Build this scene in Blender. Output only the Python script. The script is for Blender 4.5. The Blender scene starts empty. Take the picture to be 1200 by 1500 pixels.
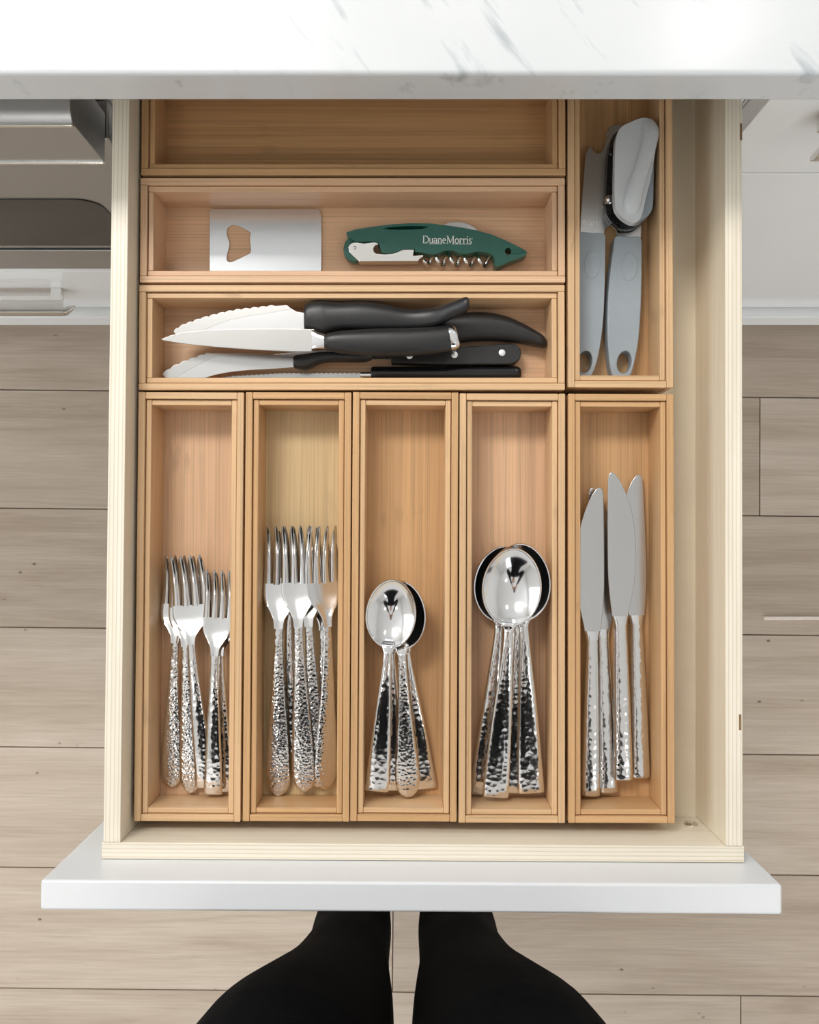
import bpy, bmesh, math, random
from mathutils import Vector, Matrix, Euler
random.seed(7)
SC = bpy.context.scene
COL = SC.collection
R = math.radians

# ------------------------------------------------------------------ camera
F = 1294.0                      # focal length in pixels of a 1200 x 1500 frame
CAM = Vector((0.0, 0.0, 1.42))
TILT = math.atan2(25.0, F)      # looks almost straight down, a touch forward
cam_data = bpy.data.cameras.new('camera')
cam_data.sensor_fit = 'HORIZONTAL'; cam_data.sensor_width = 36.0
cam_data.lens = 36.0 * F / 1200.0
cam_data.clip_start = 0.004; cam_data.clip_end = 50
cam = bpy.data.objects.new('camera', cam_data); COL.objects.link(cam)
cam.location = CAM; cam.rotation_euler = (TILT, 0, 0)
SC.camera = cam

# ------------------------------------------------------------------ world, exposure
SC.view_settings.view_transform = 'Standard'
SC.view_settings.look = 'None'
SC.view_settings.gamma = 1.0
SC.view_settings.use_curve_mapping = False
SC.view_settings.exposure = 0.04
world = bpy.data.worlds.new('world'); SC.world = world; world.use_nodes = True
bg = world.node_tree.nodes['Background']
bg.inputs[0].default_value = (0.86, 0.93, 1.0, 1); bg.inputs[1].default_value = 1.6

# ------------------------------------------------------------------ daylight through the windows
def area_light(name, loc, rot, sx, sy, power, color):
    l = bpy.data.lights.new(name, 'AREA'); l.shape = 'RECTANGLE'; l.size = sx; l.size_y = sy
    l.energy = power; l.color = color
    o = bpy.data.objects.new(name, l); COL.objects.link(o); o.location = loc; o.rotation_euler = rot
    return o
ROOM_X0, ROOM_X1, ROOM_Y0, ROOM_Y1, ROOM_H = -2.3, 2.6, -2.4, 2.5, 2.6
DAY = (0.90, 0.96, 1.0)
area_light('window_left_offscreen', (ROOM_X0 + 0.03, 0.55, 1.62), (0, R(-90), 0), 1.3, 1.9, 13, DAY)
area_light('window_front_offscreen', (0.2, ROOM_Y0 + 0.03, 1.35), (R(90), 0, 0), 2.0, 1.9, 17, DAY)
DOWNLIGHTS = [(-1.75, 1.25), (0.75, 1.25), (-0.95, -0.95), (0.95, -0.95)]
LAMP_POWER = 2.3
PANEL_AT, PANEL_SX, PANEL_SY, PANEL_POWER = (-0.80, 1.27), 0.85, 0.55, 32.0

# ------------------------------------------------------------------ helpers
def W(u, v, z):
    """photograph pixel -> world point on the level plane at height z"""
    x, y = (u - 600.0) / F, -(v - 750.0) / F
    c, s = math.cos(TILT), math.sin(TILT)
    d = Vector((x, y * c + s, y * s - c))
    k = (z - CAM.z) / d.z
    return Vector((d.x * k, d.y * k, z))

def tag(o, label=None, cat=None, group=None, kind=None):
    if label: o['label'] = label
    if cat: o['category'] = cat
    if group: o['group'] = group
    if kind: o['kind'] = kind
    return o

def empty(name, loc=(0, 0, 0), rz=0.0):
    o = bpy.data.objects.new(name, None); COL.objects.link(o)
    o.location = loc; o.rotation_euler = (0, 0, rz); o.empty_display_size = 0.02
    return o

def thing(name, label, cat, loc=(0, 0, 0), rz=0.0, group=None):
    return tag(empty(name, loc, rz), label, cat, group)

def mesh_obj(name, verts, faces, mat, parent=None, smooth=False, angle=40, bevel=0, seg=2, loc=None):
    me = bpy.data.meshes.new(name)
    me.from_pydata([tuple(v) for v in verts], [], faces)
    bm = bmesh.new(); bm.from_mesh(me)
    bmesh.ops.recalc_face_normals(bm, faces=bm.faces); bm.to_mesh(me); bm.free()
    return finish(name, me, mat, parent, smooth, angle, bevel, seg, loc)

def finish(name, me, mat, parent=None, smooth=False, angle=40, bevel=0, seg=2, loc=None):
    if mat: me.materials.append(mat)
    o = bpy.data.objects.new(name, me); COL.objects.link(o)
    if parent: o.parent = parent
    if loc: o.location = loc
    if smooth:
        for p in me.polygons: p.use_smooth = True
        me.set_sharp_from_angle(angle=R(angle))
    if bevel:
        m = o.modifiers.new('bevel', 'BEVEL'); m.width = bevel; m.segments = seg
        m.limit_method = 'ANGLE'; m.angle_limit = R(35); m.harden_normals = True
        if smooth is False:
            for p in me.polygons: p.use_smooth = True
            me.set_sharp_from_angle(angle=R(30))
    return o

def box_vf(x0, x1, y0, y1, z0, z1):
    v = [(x, y, z) for z in (z0, z1) for y in (y0, y1) for x in (x0, x1)]
    f = [(0, 2, 3, 1), (4, 5, 7, 6), (0, 1, 5, 4), (2, 6, 7, 3), (0, 4, 6, 2), (1, 3, 7, 5)]
    return v, f

def box(name, x0, x1, y0, y1, z0, z1, mat, parent=None, bevel=0, seg=2):
    v, f = box_vf(x0, x1, y0, y1, z0, z1)
    return mesh_obj(name, v, f, mat, parent, bevel=bevel, seg=seg)

def merge(*parts):
    V, Fc = [], []
    for v, f in parts:
        n = len(V); V += list(v); Fc += [tuple(i + n for i in q) for q in f]
    return V, Fc

def rings_vf(rings, cap=True):
    n = len(rings[0]); V, Fc = [], []
    for r in rings: V += list(r)
    for i in range(len(rings) - 1):
        for j in range(n):
            a, b = i * n + j, i * n + (j + 1) % n
            Fc.append((a, b, b + n, a + n))
    if cap:
        Fc.append(tuple(range(n - 1, -1, -1)))
        m = (len(rings) - 1) * n
        Fc.append(tuple(range(m, m + n)))
    return V, Fc

def sup(t, p):
    c, s = math.cos(t), math.sin(t)
    return math.copysign(abs(c) ** (2.0 / p), c), math.copysign(abs(s) ** (2.0 / p), s)

def loft(stations, n=16, p=2.4, cap=True, dish=0.0):
    """stations: (centre, side vector half width, up vector half height)"""
    rings = []
    for c, sv, uv in stations:
        c, sv, uv = Vector(c), Vector(sv), Vector(uv)
        ring = []
        for k in range(n):
            a, b = sup(2 * math.pi * k / n, p)
            ring.append(c + sv * a + uv * b + Vector((0, 0, dish * a * a)))
        rings.append(ring)
    return rings_vf(rings, cap)

def catmull(pts, sub):
    """smooth open polyline through tuples"""
    out = []; n = len(pts)
    for i in range(n - 1):
        p0, p1, p2, p3 = pts[max(i - 1, 0)], pts[i], pts[i + 1], pts[min(i + 2, n - 1)]
        for s in range(sub):
            t = s / sub
            out.append(tuple(0.5 * (2 * b + (c - a) * t + (2 * a - 5 * b + 4 * c - d) * t * t + (3 * b - a - 3 * c + d) * t ** 3)
                             for a, b, c, d in zip(p0, p1, p2, p3)))
    out.append(tuple(pts[-1])); return out

def closed_catmull(pts, sub):
    out = []; n = len(pts)
    for i in range(n):
        p0, p1, p2, p3 = pts[i - 1], pts[i], pts[(i + 1) % n], pts[(i + 2) % n]
        for s in range(sub):
            t = s / sub
            out.append(tuple(0.5 * (2 * b + (c - a) * t + (2 * a - 5 * b + 4 * c - d) * t * t + (3 * b - a - 3 * c + d) * t ** 3)
                             for a, b, c, d in zip(p0, p1, p2, p3)))
    return out

def plate(name, outline, z0, z1, mat, parent=None, holes=(), bevel=0.0, seg=2, smooth=False, origin=None, zfun=None):
    """flat outline (xy tuples) with holes given thickness"""
    bm = bmesh.new()
    ox, oy = origin if origin else (0, 0)
    def loop(pts, z):
        vs = [bm.verts.new((p[0] - ox, p[1] - oy, z)) for p in pts]
        es = [bm.edges.new((vs[i], vs[(i + 1) % len(vs)])) for i in range(len(vs))]
        return vs, es
    allt = []; pairs = []; edges_b = []; edges_t = []
    for pts in [outline] + list(holes):
        b, eb = loop(pts, z0); t, et = loop(pts, z1)
        pairs.append((b, t)); edges_b += eb; edges_t += et
    bmesh.ops.triangle_fill(bm, use_beauty=True, use_dissolve=False, edges=edges_b)
    bmesh.ops.triangle_fill(bm, use_beauty=True, use_dissolve=False, edges=edges_t)
    for b, t in pairs:
        n = len(b)
        for i in range(n):
            j = (i + 1) % n
            bm.faces.new((b[i], b[j], t[j], t[i]))
    bmesh.ops.recalc_face_normals(bm, faces=bm.faces)
    if zfun:
        for v in bm.verts: v.co.z += zfun(v.co.x + ox, v.co.y + oy)
    me = bpy.data.meshes.new(name); bm.to_mesh(me); bm.free()
    o = finish(name, me, mat, parent, smooth=True, angle=30, bevel=bevel, seg=seg)
    return o

def tube_vf(pts, rad, n=10, cap=True):
    """round tube along a 3D polyline; rad a number or a list"""
    pts = [Vector(p) for p in pts]; rings = []
    up = Vector((0, 0, 1)); prev = None
    for i, p in enumerate(pts):
        d = (pts[min(i + 1, len(pts) - 1)] - pts[max(i - 1, 0)]).normalized()
        if prev is None:
            s = d.cross(up)
            if s.length < 1e-4: s = d.cross(Vector((1, 0, 0)))
        else:
            s = prev - d * prev.dot(d)
        s.normalize(); prev = s; t = s.cross(d)
        r = rad[i] if isinstance(rad, (list, tuple)) else rad
        rings.append([p + (s * math.cos(a) + t * math.sin(a)) * r for a in [2 * math.pi * k / n for k in range(n)]])
    return rings_vf(rings, cap)

def ellipsoid_vf(c, rx, ry, rz, nu=16, nv=10):
    V = [(c[0], c[1], c[2] - rz)]; Fc = []
    for i in range(1, nv):
        ph = -math.pi / 2 + math.pi * i / nv
        for j in range(nu):
            th = 2 * math.pi * j / nu
            V.append((c[0] + rx * math.cos(ph) * math.cos(th), c[1] + ry * math.cos(ph) * math.sin(th), c[2] + rz * math.sin(ph)))
    V.append((c[0], c[1], c[2] + rz)); top = len(V) - 1
    for j in range(nu):
        Fc.append((0, 1 + (j + 1) % nu, 1 + j))
        m = 1 + (nv - 2) * nu
        Fc.append((top, m + j, m + (j + 1) % nu))
    for i in range(nv - 2):
        for j in range(nu):
            a, b = 1 + i * nu + j, 1 + i * nu + (j + 1) % nu
            Fc.append((a, b, b + nu, a + nu))
    return V, Fc

def arc_pts(cx, cy, rx, ry, n=24, rot=0.0):
    out = []
    for k in range(n):
        a = 2 * math.pi * k / n; x, y = rx * math.cos(a), ry * math.sin(a)
        out.append((cx + x * math.cos(rot) - y * math.sin(rot), cy + x * math.sin(rot) + y * math.cos(rot)))
    return out

def round_rect(x0, x1, y0, y1, r, n=5):
    out = []
    for cx, cy, a0 in ((x1 - r, y1 - r, 0), (x0 + r, y1 - r, 90), (x0 + r, y0 + r, 180), (x1 - r, y0 + r, 270)):
        for k in range(n + 1):
            a = R(a0 + 90 * k / n); out.append((cx + r * math.cos(a), cy + r * math.sin(a)))
    return out

def pxw(pts, z):
    return [tuple(W(u, v, z).xy) for u, v in pts]

# ------------------------------------------------------------------ materials
class NT:
    def __init__(self, name):
        self.m = bpy.data.materials.new(name); self.m.use_nodes = True
        self.t = self.m.node_tree; self.b = self.t.nodes['Principled BSDF']
    def n(self, typ, **kw):
        nd = self.t.nodes.new(typ)
        for k, v in kw.items(): setattr(nd, k, v)
        return nd
    def link(self, a, b): self.t.links.new(a, b)
    def coords(self, scale, rot=(0, 0, 0), rnd=True):
        tc = self.n('ShaderNodeTexCoord'); mp = self.n('ShaderNodeMapping')
        mp.inputs['Scale'].default_value = scale; mp.inputs['Rotation'].default_value = rot
        if rnd:
            oi = self.n('ShaderNodeObjectInfo'); mu = self.n('ShaderNodeMath', operation='MULTIPLY'); mu.inputs[1].default_value = 37.0
            self.link(oi.outputs['Random'], mu.inputs[0])
            cb = self.n('ShaderNodeCombineXYZ')
            for i in range(3): self.link(mu.outputs[0], cb.inputs[i])
            self.link(cb.outputs[0], mp.inputs['Location'])
        self.link(tc.outputs['Object'], mp.inputs['Vector'])
        return mp.outputs['Vector']
    def noise(self, vec, scale=1.0, detail=4, rough=0.55, dist=0.0):
        nd = self.n('ShaderNodeTexNoise'); nd.inputs['Scale'].default_value = scale
        nd.inputs['Detail'].default_value = detail; nd.inputs['Roughness'].default_value = rough
        nd.inputs['Distortion'].default_value = dist
        self.link(vec, nd.inputs['Vector']); return nd.outputs['Fac']
    def ramp(self, fac, stops):
        r = self.n('ShaderNodeValToRGB'); el = r.color_ramp.elements
        while len(el) < len(stops): el.new(0.5)
        for e, (p, c) in zip(el, stops):
            e.position = p; e.color = (*c, 1) if len(c) == 3 else c
        self.link(fac, r.inputs[0]); return r.outputs[0]
    def mix(self, a, b, fac, mode='MIX'):
        m = self.n('ShaderNodeMix', data_type='RGBA', blend_type=mode)
        for s, v in ((m.inputs[6], a), (m.inputs[7], b), (m.inputs[0], fac)):
            if isinstance(v, (int, float)): s.default_value = v
            elif isinstance(v, tuple): s.default_value = (*v, 1)
            else: self.link(v, s)
        return m.outputs[2]
    def bump(self, fac, strength=0.2, dist=0.001):
        b = self.n('ShaderNodeBump'); b.inputs['Strength'].default_value = strength; b.inputs['Distance'].default_value = dist
        self.link(fac, b.inputs['Height']); self.link(b.outputs[0], self.b.inputs['Normal'])
    def setp(self, color=None, rough=0.5, metal=0.0, spec=None, coat=None, coat_rough=0.05):
        if color is not None:
            if isinstance(color, tuple): self.b.inputs['Base Color'].default_value = (*color, 1)
            else: self.link(color, self.b.inputs['Base Color'])
        if isinstance(rough, (int, float)): self.b.inputs['Roughness'].default_value = rough
        else: self.link(rough, self.b.inputs['Roughness'])
        self.b.inputs['Metallic'].default_value = metal
        if spec is not None: self.b.inputs['Specular IOR Level'].default_value = spec
        if coat is not None:
            self.b.inputs['Coat Weight'].default_value = coat; self.b.inputs['Coat Roughness'].default_value = coat_rough
        return self.m

def plain(name, color, rough=0.5, metal=0.0, grain=0.04, scale=60, spec=None, coat=None, bump=0.0):
    m = NT(name); v = m.coords((scale,) * 3)
    f = m.noise(v, 1.0, 3)
    lo = tuple(c * (1 - grain) for c in color); hi = tuple(min(1, c * (1 + grain)) for c in color)
    col = m.ramp(f, [(0.3, lo), (0.7, hi)])
    if bump: m.bump(f, bump, 0.0005)
    return m.setp(col, rough, metal, spec, coat)

def bamboo(name, base, axis):
    m = NT(name)
    fine = (900, 7, 900) if axis == 'Y' else (7, 900, 900)
    strip = (165, 0.8, 20) if axis == 'Y' else (0.8, 165, 20)
    f = m.noise(m.coords(fine), 1.0, 4, 0.6)
    d = tuple(c * 0.78 for c in base); l = tuple(min(1, c * 1.10) for c in base)
    c1 = m.ramp(f, [(0.3, d), (0.5, base), (0.72, l)])
    wn = m.n('ShaderNodeTexVoronoi', feature='F1'); m.link(m.coords(strip), wn.inputs['Vector'])
    wn.inputs['Scale'].default_value = 0.7
    s = m.ramp(wn.outputs['Color'], [(0.1, (0.9, 0.88, 0.85)), (0.9, (1.06, 1.05, 1.02))])
    c2 = m.mix(c1, s, 0.8, 'MULTIPLY')
    # the darker dashed rings of the cane
    kn = m.noise(m.coords((230, 40, 60) if axis == 'Y' else (40, 230, 60)), 1.0, 2, 0.5)
    kb = m.noise(m.coords((9, 22, 9) if axis == 'Y' else (22, 9, 9)), 1.0, 1, 0.4)
    mm = m.n('ShaderNodeMath', operation='MULTIPLY')
    r1 = m.ramp(kn, [(0.5, (0, 0, 0)), (0.62, (1, 1, 1))]); r2 = m.ramp(kb, [(0.64, (0, 0, 0)), (0.74, (1, 1, 1))])
    m.link(r1, mm.inputs[0]); m.link(r2, mm.inputs[1])
    mm2 = m.n('ShaderNodeMath', operation='MULTIPLY'); mm2.inputs[1].default_value = 0.5; m.link(mm.outputs[0], mm2.inputs[0])
    c3 = m.mix(c2, tuple(c * 0.62 for c in base), mm2.outputs[0])
    m.bump(f, 0.12, 0.0003)
    return m.setp(c3, 0.36, 0, 0.45)

def plywood(name, axis, off, thick):
    """solid plywood: the plies show wherever the sheet is cut across its thickness"""
    m = NT(name)
    tc = m.n('ShaderNodeTexCoord'); sp = m.n('ShaderNodeSeparateXYZ'); m.link(tc.outputs['Object'], sp.inputs[0])
    a = m.n('ShaderNodeMath', operation='SUBTRACT'); a.inputs[1].default_value = off; m.link(sp.outputs[axis], a.inputs[0])
    b = m.n('ShaderNodeMath', operation='DIVIDE'); b.inputs[1].default_value = thick; m.link(a.outputs[0], b.inputs[0])
    wob = m.noise(m.coords((14, 14, 14)), 1.0, 3); w2 = m.n('ShaderNodeMath', operation='MULTIPLY_ADD')
    w2.inputs[1].default_value = 0.06; m.link(wob, w2.inputs[0]); m.link(b.outputs[0], w2.inputs[2])
    L, D = (0.88, 0.82, 0.70), (0.74, 0.64, 0.49)
    M = (0.91, 0.86, 0.76)
    st = [(0.0, (0.86, 0.78, 0.63)), (0.10, M), (0.17, D), (0.21, L), (0.36, M), (0.41, D), (0.46, L), (0.60, M), (0.65, D), (0.70, L), (0.85, M), (0.90, D), (0.95, L)]
    c = m.ramp(w2.outputs[0], st)
    g = m.noise(m.coords((220, 8, 220) if axis == 'X' else (8, 220, 220)), 1.0, 4)
    gr = m.ramp(g, [(0.3, (0.93, 0.91, 0.87)), (0.7, (1.03, 1.02, 1.0))])
    c2 = m.mix(c, gr, 1.0, 'MULTIPLY')
    return m.setp(c2, 0.32, 0, 0.5)

def oak():
    m = NT('whitewashed_oak')
    v = m.coords((2.2, 26, 26))
    f = m.noise(v, 1.0, 6, 0.62, 0.6)
    c1 = m.ramp(f, [(0.28, (0.44, 0.35, 0.27)), (0.5, (0.545, 0.45, 0.365)), (0.72, (0.62, 0.525, 0.44))])
    ff = m.noise(m.coords((10, 320, 320)), 1.0, 3, 0.6)
    c2 = m.mix(c1, m.ramp(ff, [(0.35, (0.90, 0.89, 0.87)), (0.65, (1.05, 1.04, 1.03))]), 0.8, 'MULTIPLY')
    oi = m.n('ShaderNodeObjectInfo')
    c3 = m.mix(c2, m.ramp(oi.outputs['Random'], [(0.0, (0.90, 0.88, 0.86)), (1.0, (1.06, 1.06, 1.06))]), 1.0, 'MULTIPLY')
    kv = m.n('ShaderNodeTexVoronoi', feature='F1'); m.link(m.coords((3.2, 5.5, 5.5)), kv.inputs['Vector'])
    k = m.ramp(kv.outputs['Distance'], [(0.03, (1, 1, 1)), (0.075, (0, 0, 0))])
    kk = m.n('ShaderNodeMath', operation='MULTIPLY'); m.link(k, kk.inputs[0])
    m.link(m.ramp(m.noise(m.coords((60, 90, 90)), 1, 3), [(0.42, (0, 0, 0)), (0.6, (1, 1, 1))]), kk.inputs[1])
    c4 = m.mix(c3, (0.16, 0.11, 0.07), kk.outputs[0])
    m.bump(ff, 0.1, 0.0005)
    return m.setp(c4, 0.55, 0, 0.3)

def marble():
    m = NT('white_marble')
    v = m.coords((1, 1, 1), (0, 0, R(-36)), rnd=False)
    def streaks(scale, off, lo, hi):
        mp = m.n('ShaderNodeMapping'); mp.inputs['Scale'].default_value = scale; mp.inputs['Location'].default_value = off; m.link(v, mp.inputs['Vector'])
        f = m.noise(mp.outputs[0], 1.0, 6, 0.58, 0.35)
        return m.ramp(f, [(lo, (0, 0, 0)), (hi, (1, 1, 1))])
    a = streaks((70, 12, 40), (5.2, 0.3, 0), 0.60, 0.74)
    b = streaks((24, 6, 16), (1.1, 2.6, 2.0), 0.59, 0.78)
    c1 = m.mix(a, b, 0.55, 'ADD')
    k = m.n('ShaderNodeMath', operation='MULTIPLY', use_clamp=True); k.inputs[1].default_value = 0.55; m.link(c1, k.inputs[0])
    cl = m.noise(v, 7.0, 4, 0.5)
    base = m.ramp(cl, [(0.3, (0.66, 0.685, 0.70)), (0.7, (0.72, 0.735, 0.745))])
    c = m.mix(base, (0.27, 0.32, 0.345), k.outputs[0])
    return m.setp(c, 0.22, 0, 0.4)

def steel(name, color=(0.80, 0.80, 0.81), rough=0.12, hammer=0, hs=0.35, brushed=None):
    m = NT(name)
    if hammer:
        vo = m.n('ShaderNodeTexVoronoi', feature='SMOOTH_F1'); vo.inputs['Smoothness'].default_value = 0.25
        vo.inputs['Scale'].default_value = hammer
        m.link(m.coords((1, 1, 0.4)), vo.inputs['Vector'])
        m.bump(vo.outputs['Distance'], hs, 0.0016)
        rg = rough
    elif brushed:
        f = m.noise(m.coords(brushed), 1.0, 3)
        m.bump(f, 0.04, 0.0003)
        rg = m.ramp(f, [(0.2, (rough * 0.8,) * 3), (0.8, (rough * 1.25,) * 3)])
    else:
        f = m.noise(m.coords((500, 500, 500)), 1.0, 3)
        rg = m.ramp(f, [(0.3, (rough * 0.96,) * 3), (0.8, (rough * 1.05,) * 3)])
    return m.setp(color, rg, 1.0)

TONES = {'honey': (0.65, 0.395, 0.195), 'pale': (0.73, 0.485, 0.275), 'straw': (0.70, 0.52, 0.29), 'pink': (0.74, 0.485, 0.305)}
BAM = {(t, a): bamboo('bamboo_%s_%s' % (t, a.lower()), c, a) for t, c in TONES.items() for a in 'XY'}
M_WHITE = plain('white_lacquer', (0.86, 0.86, 0.855), 0.16, grain=0.01, scale=8, spec=0.5)
M_FRONT = plain('white_satin_front', (0.77, 0.785, 0.80), 0.3, grain=0.01, scale=8)
M_PAINT = plain('wall_paint', (0.86, 0.855, 0.84), 0.8, grain=0.015, scale=20)
M_CEIL = plain('ceiling_paint', (0.90, 0.90, 0.89), 0.85, grain=0.01, scale=20)
M_OAK = oak()
M_GAP = plain('floor_gap', (0.30, 0.23, 0.17), 0.8, scale=30)
M_GAPDARK = plain('dark_ply_void', (0.24, 0.15, 0.07), 0.8, grain=0.3)
M_MARBLE = marble()
M_STEEL = steel('polished_steel', rough=0.10)
M_SATIN = steel('satin_steel', (0.62, 0.62, 0.62), 0.24)
M_TINE = steel('polished_tine_steel', (0.74, 0.74, 0.74), 0.13)
M_BLADE = steel('blade_steel', (0.56, 0.555, 0.54), 0.25)
M_OPENER = steel('opener_steel', (0.72, 0.74, 0.76), 0.20)
M_TABLEBLADE = steel('table_blade_steel', (0.60, 0.60, 0.60), 0.20)
M_HAM_F = steel('hammered_fine_steel', (0.72, 0.71, 0.70), 0.15, hammer=430, hs=0.24)
M_HAM_B = steel('hammered_broad_steel', (0.76, 0.75, 0.74), 0.12, hammer=250, hs=0.12)
M_STAINLESS = steel('brushed_stainless', (0.47, 0.475, 0.48), 0.36)
M_NICKEL = steel('polished_nickel', (0.80, 0.79, 0.76), 0.08)
M_BLACKGLASS = plain('dark_oven_glass', (0.02, 0.018, 0.016), 0.07, grain=0.1, spec=0.4)
M_BLACKPL = plain('black_plastic', (0.017, 0.017, 0.018), 0.38, grain=0.2, scale=700, bump=0.15)
M_GLOSSBLK = plain('glossy_black_plastic', (0.010, 0.010, 0.011), 0.12, grain=0.1)
M_RIVET = steel('aluminium_rivet', (0.9, 0.9, 0.9), 0.4)
M_DARKMETAL = steel('dark_metal', (0.10, 0.105, 0.11), 0.28)
M_GREEN = plain('green_plastic', (0.012, 0.115, 0.085), 0.30, grain=0.12, scale=900, coat=0.2, bump=0.1)
M_INK = plain('white_ink', (0.90, 0.92, 0.90), 0.5, grain=0.01)
M_GREYPL = plain('grey_soft_plastic', (0.34, 0.39, 0.43), 0.42, grain=0.03, scale=500)
M_GREYKNOB = plain('light_grey_gloss_plastic', (0.58, 0.60, 0.61), 0.13, grain=0.02, scale=300)
M_LEGGING = plain('black_knit', (0.0042, 0.0044, 0.005), 0.9, grain=0.3, scale=900, spec=0.06, bump=0.15)
M_SKIN = plain('skin', (0.62, 0.40, 0.30), 0.5, grain=0.06, scale=120)
M_HAIR = plain('brown_hair', (0.06, 0.035, 0.02), 0.45, grain=0.4, scale=300)
M_EYE = plain('eye_white', (0.8, 0.8, 0.8), 0.2); M_LIP = plain('lip', (0.45, 0.17, 0.15), 0.45)
M_SHOE = plain('shoe_canvas', (0.05, 0.05, 0.055), 0.7, grain=0.2, scale=500)
M_PHONE = plain('phone_glass', (0.02, 0.02, 0.022), 0.1)
M_STRIP = plain('pale_strip', (0.83, 0.72, 0.62), 0.5, grain=0.05, scale=200)
M_TRIMW = plain('white_trim_paint', (0.88, 0.88, 0.87), 0.4, grain=0.01)
M_STAMP = steel('stamp_highlight_steel', (0.92, 0.92, 0.92), 0.3)  # brighter than the plate: highlight on the stamped letters put into the colour

M_LAMP = plain('opal_lens', (0.85, 0.84, 0.82), 0.4, grain=0.01)
def pane_mat():
    m = NT('window_glass'); t = m.n('ShaderNodeBsdfTransparent'); g = m.n('ShaderNodeBsdfGlossy'); g.inputs['Roughness'].default_value = 0.02
    mx = m.n('ShaderNodeMixShader'); mx.inputs[0].default_value = 0.06
    m.link(t.outputs[0], mx.inputs[1]); m.link(g.outputs[0], mx.inputs[2])
    m.link(mx.outputs[0], m.t.nodes['Material Output'].inputs['Surface']); return m.m
M_PANE = pane_mat()

# ------------------------------------------------------------------ room shell
def structure(o): o['kind'] = 'structure'; return o
fl = structure(empty('floor', (0, 0, 0), R(-0.58)))
box('floor_bed', ROOM_X0 - 0.3, ROOM_X1 + 0.3, ROOM_Y0 - 0.3, ROOM_Y1 + 0.3, -0.05, -0.006, M_GAP, fl)
PW = 0.191
JOINT = {0: 0.563, -1: -1.3, -2: 1.25, -3: -1.1, -4: -0.020, -5: 0.535, 1: -1.0, -6: -0.9}
pl_mesh = {}
def plank(x0, x1, y0):
    key = round(x1 - x0, 3)
    if key not in pl_mesh:
        v, f = box_vf(0, x1 - x0 - 0.0014, 0.0007, PW - 0.0007, -0.0055, 0.0)
        o = mesh_obj('plank', v, f, M_OAK, fl, bevel=0.0008, seg=1); pl_mesh[key] = o
    else:
        s = pl_mesh[key]; o = s.copy(); COL.objects.link(o); o.parent = fl
    o.location = (x0 + 0.0007, y0, 0)
k0 = math.floor((ROOM_Y0 - 0.05) / PW); k1 = math.ceil((ROOM_Y1 + 0.05) / PW)
for k in range(k0, k1):
    j = JOINT.get(k, random.choice([-1.6, -1.0, -0.4, 0.3, 0.9, 1.5]) if not -7 < k < 3 else 1.4)
    xs = [ROOM_X0 - 0.05]
    x = j
    while x - 2.1 > xs[0]: x -= 2.1
    while x < ROOM_X1:
        if x > xs[0] + 0.05: xs.append(x)
        x += 2.1
    xs.append(ROOM_X1 + 0.05)
    for a, b in zip(xs[:-1], xs[1:]): plank(a, b, 0.027 + k * PW)

def wall_with_hole(name, axis, pos, a0, a1, hole, thick):
    """axis 'X': wall at x = pos spanning y a0..a1; hole (b0,b1,z0,z1)"""
    parts = []
    def bx(b0, b1, z0, z1):
        if axis == 'X': parts.append(box_vf(min(pos, pos + thick), max(pos, pos + thick), b0, b1, z0, z1))
        else: parts.append(box_vf(b0, b1, min(pos, pos + thick), max(pos, pos + thick), z0, z1))
    if hole:
        b0, b1, z0, z1 = hole
        bx(a0, b0, 0, ROOM_H); bx(b1, a1, 0, ROOM_H); bx(b0, b1, 0, z0); bx(b0, b1, z1, ROOM_H)
    else: bx(a0, a1, 0, ROOM_H)
    v, f = merge(*parts)
    return structure(mesh_obj(name, v, f, M_PAINT))
wall_with_hole('wall_left', 'X', ROOM_X0, ROOM_Y0 - 0.1, ROOM_Y1 + 0.1, (-0.45, 1.55, 0.95, 2.3), -0.12)
wall_with_hole('wall_right', 'X', ROOM_X1, ROOM_Y0 - 0.1, ROOM_Y1 + 0.1, None, 0.12)
wall_with_hole('wall_back', 'Y', ROOM_Y1, ROOM_X0, ROOM_X1, (-0.85, 1.45, 0.98, 2.32), 0.12)
wall_with_hole('wall_front', 'Y', ROOM_Y0, ROOM_X0, ROOM_X1, (-0.85, 1.25, 0.35, 2.35), -0.12)
structure(box('ceiling', ROOM_X0 - 0.1, ROOM_X1 + 0.1, ROOM_Y0 - 0.1, ROOM_Y1 + 0.1, ROOM_H, ROOM_H + 0.08, M_CEIL))
def window(name, axis, pos, b0, b1, z0, z1):
    w = structure(empty(name))
    def bx(nm, c0, c1, d0, d1, zz0, zz1, mat):
        if axis == 'X': box(nm, d0, d1, c0, c1, zz0, zz1, mat, w)
        else: box(nm, c0, c1, d0, d1, zz0, zz1, mat, w)
    s = -1 if axis == 'X' else 1
    d0, d1 = sorted((pos + s * 0.03, pos + s * 0.09))
    bx('window_frame', b0, b0 + 0.05, d0, d1, z0, z1, M_TRIMW); bx('window_frame', b1 - 0.05, b1, d0, d1, z0, z1, M_TRIMW)
    bx('window_frame', b0 + 0.05, b1 - 0.05, d0, d1, z0, z0 + 0.05, M_TRIMW); bx('window_frame', b0 + 0.05, b1 - 0.05, d0, d1, z1 - 0.05, z1, M_TRIMW)
    mid = (b0 + b1) / 2
    bx('mullion', mid - 0.025, mid + 0.025, d0, d1, z0 + 0.05, z1 - 0.05, M_TRIMW)
    e0, e1 = (d0 + d1) / 2 - 0.003, (d0 + d1) / 2 + 0.003
    bx('pane', b0 + 0.05, mid - 0.025, e0, e1, z0 + 0.05, z1 - 0.05, M_PANE)
    bx('pane', mid + 0.025, b1 - 0.05, e0, e1, z0 + 0.05, z1 - 0.05, M_PANE)
window('window_1', 'X', ROOM_X0, -0.45, 1.55, 0.95, 2.3)
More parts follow.
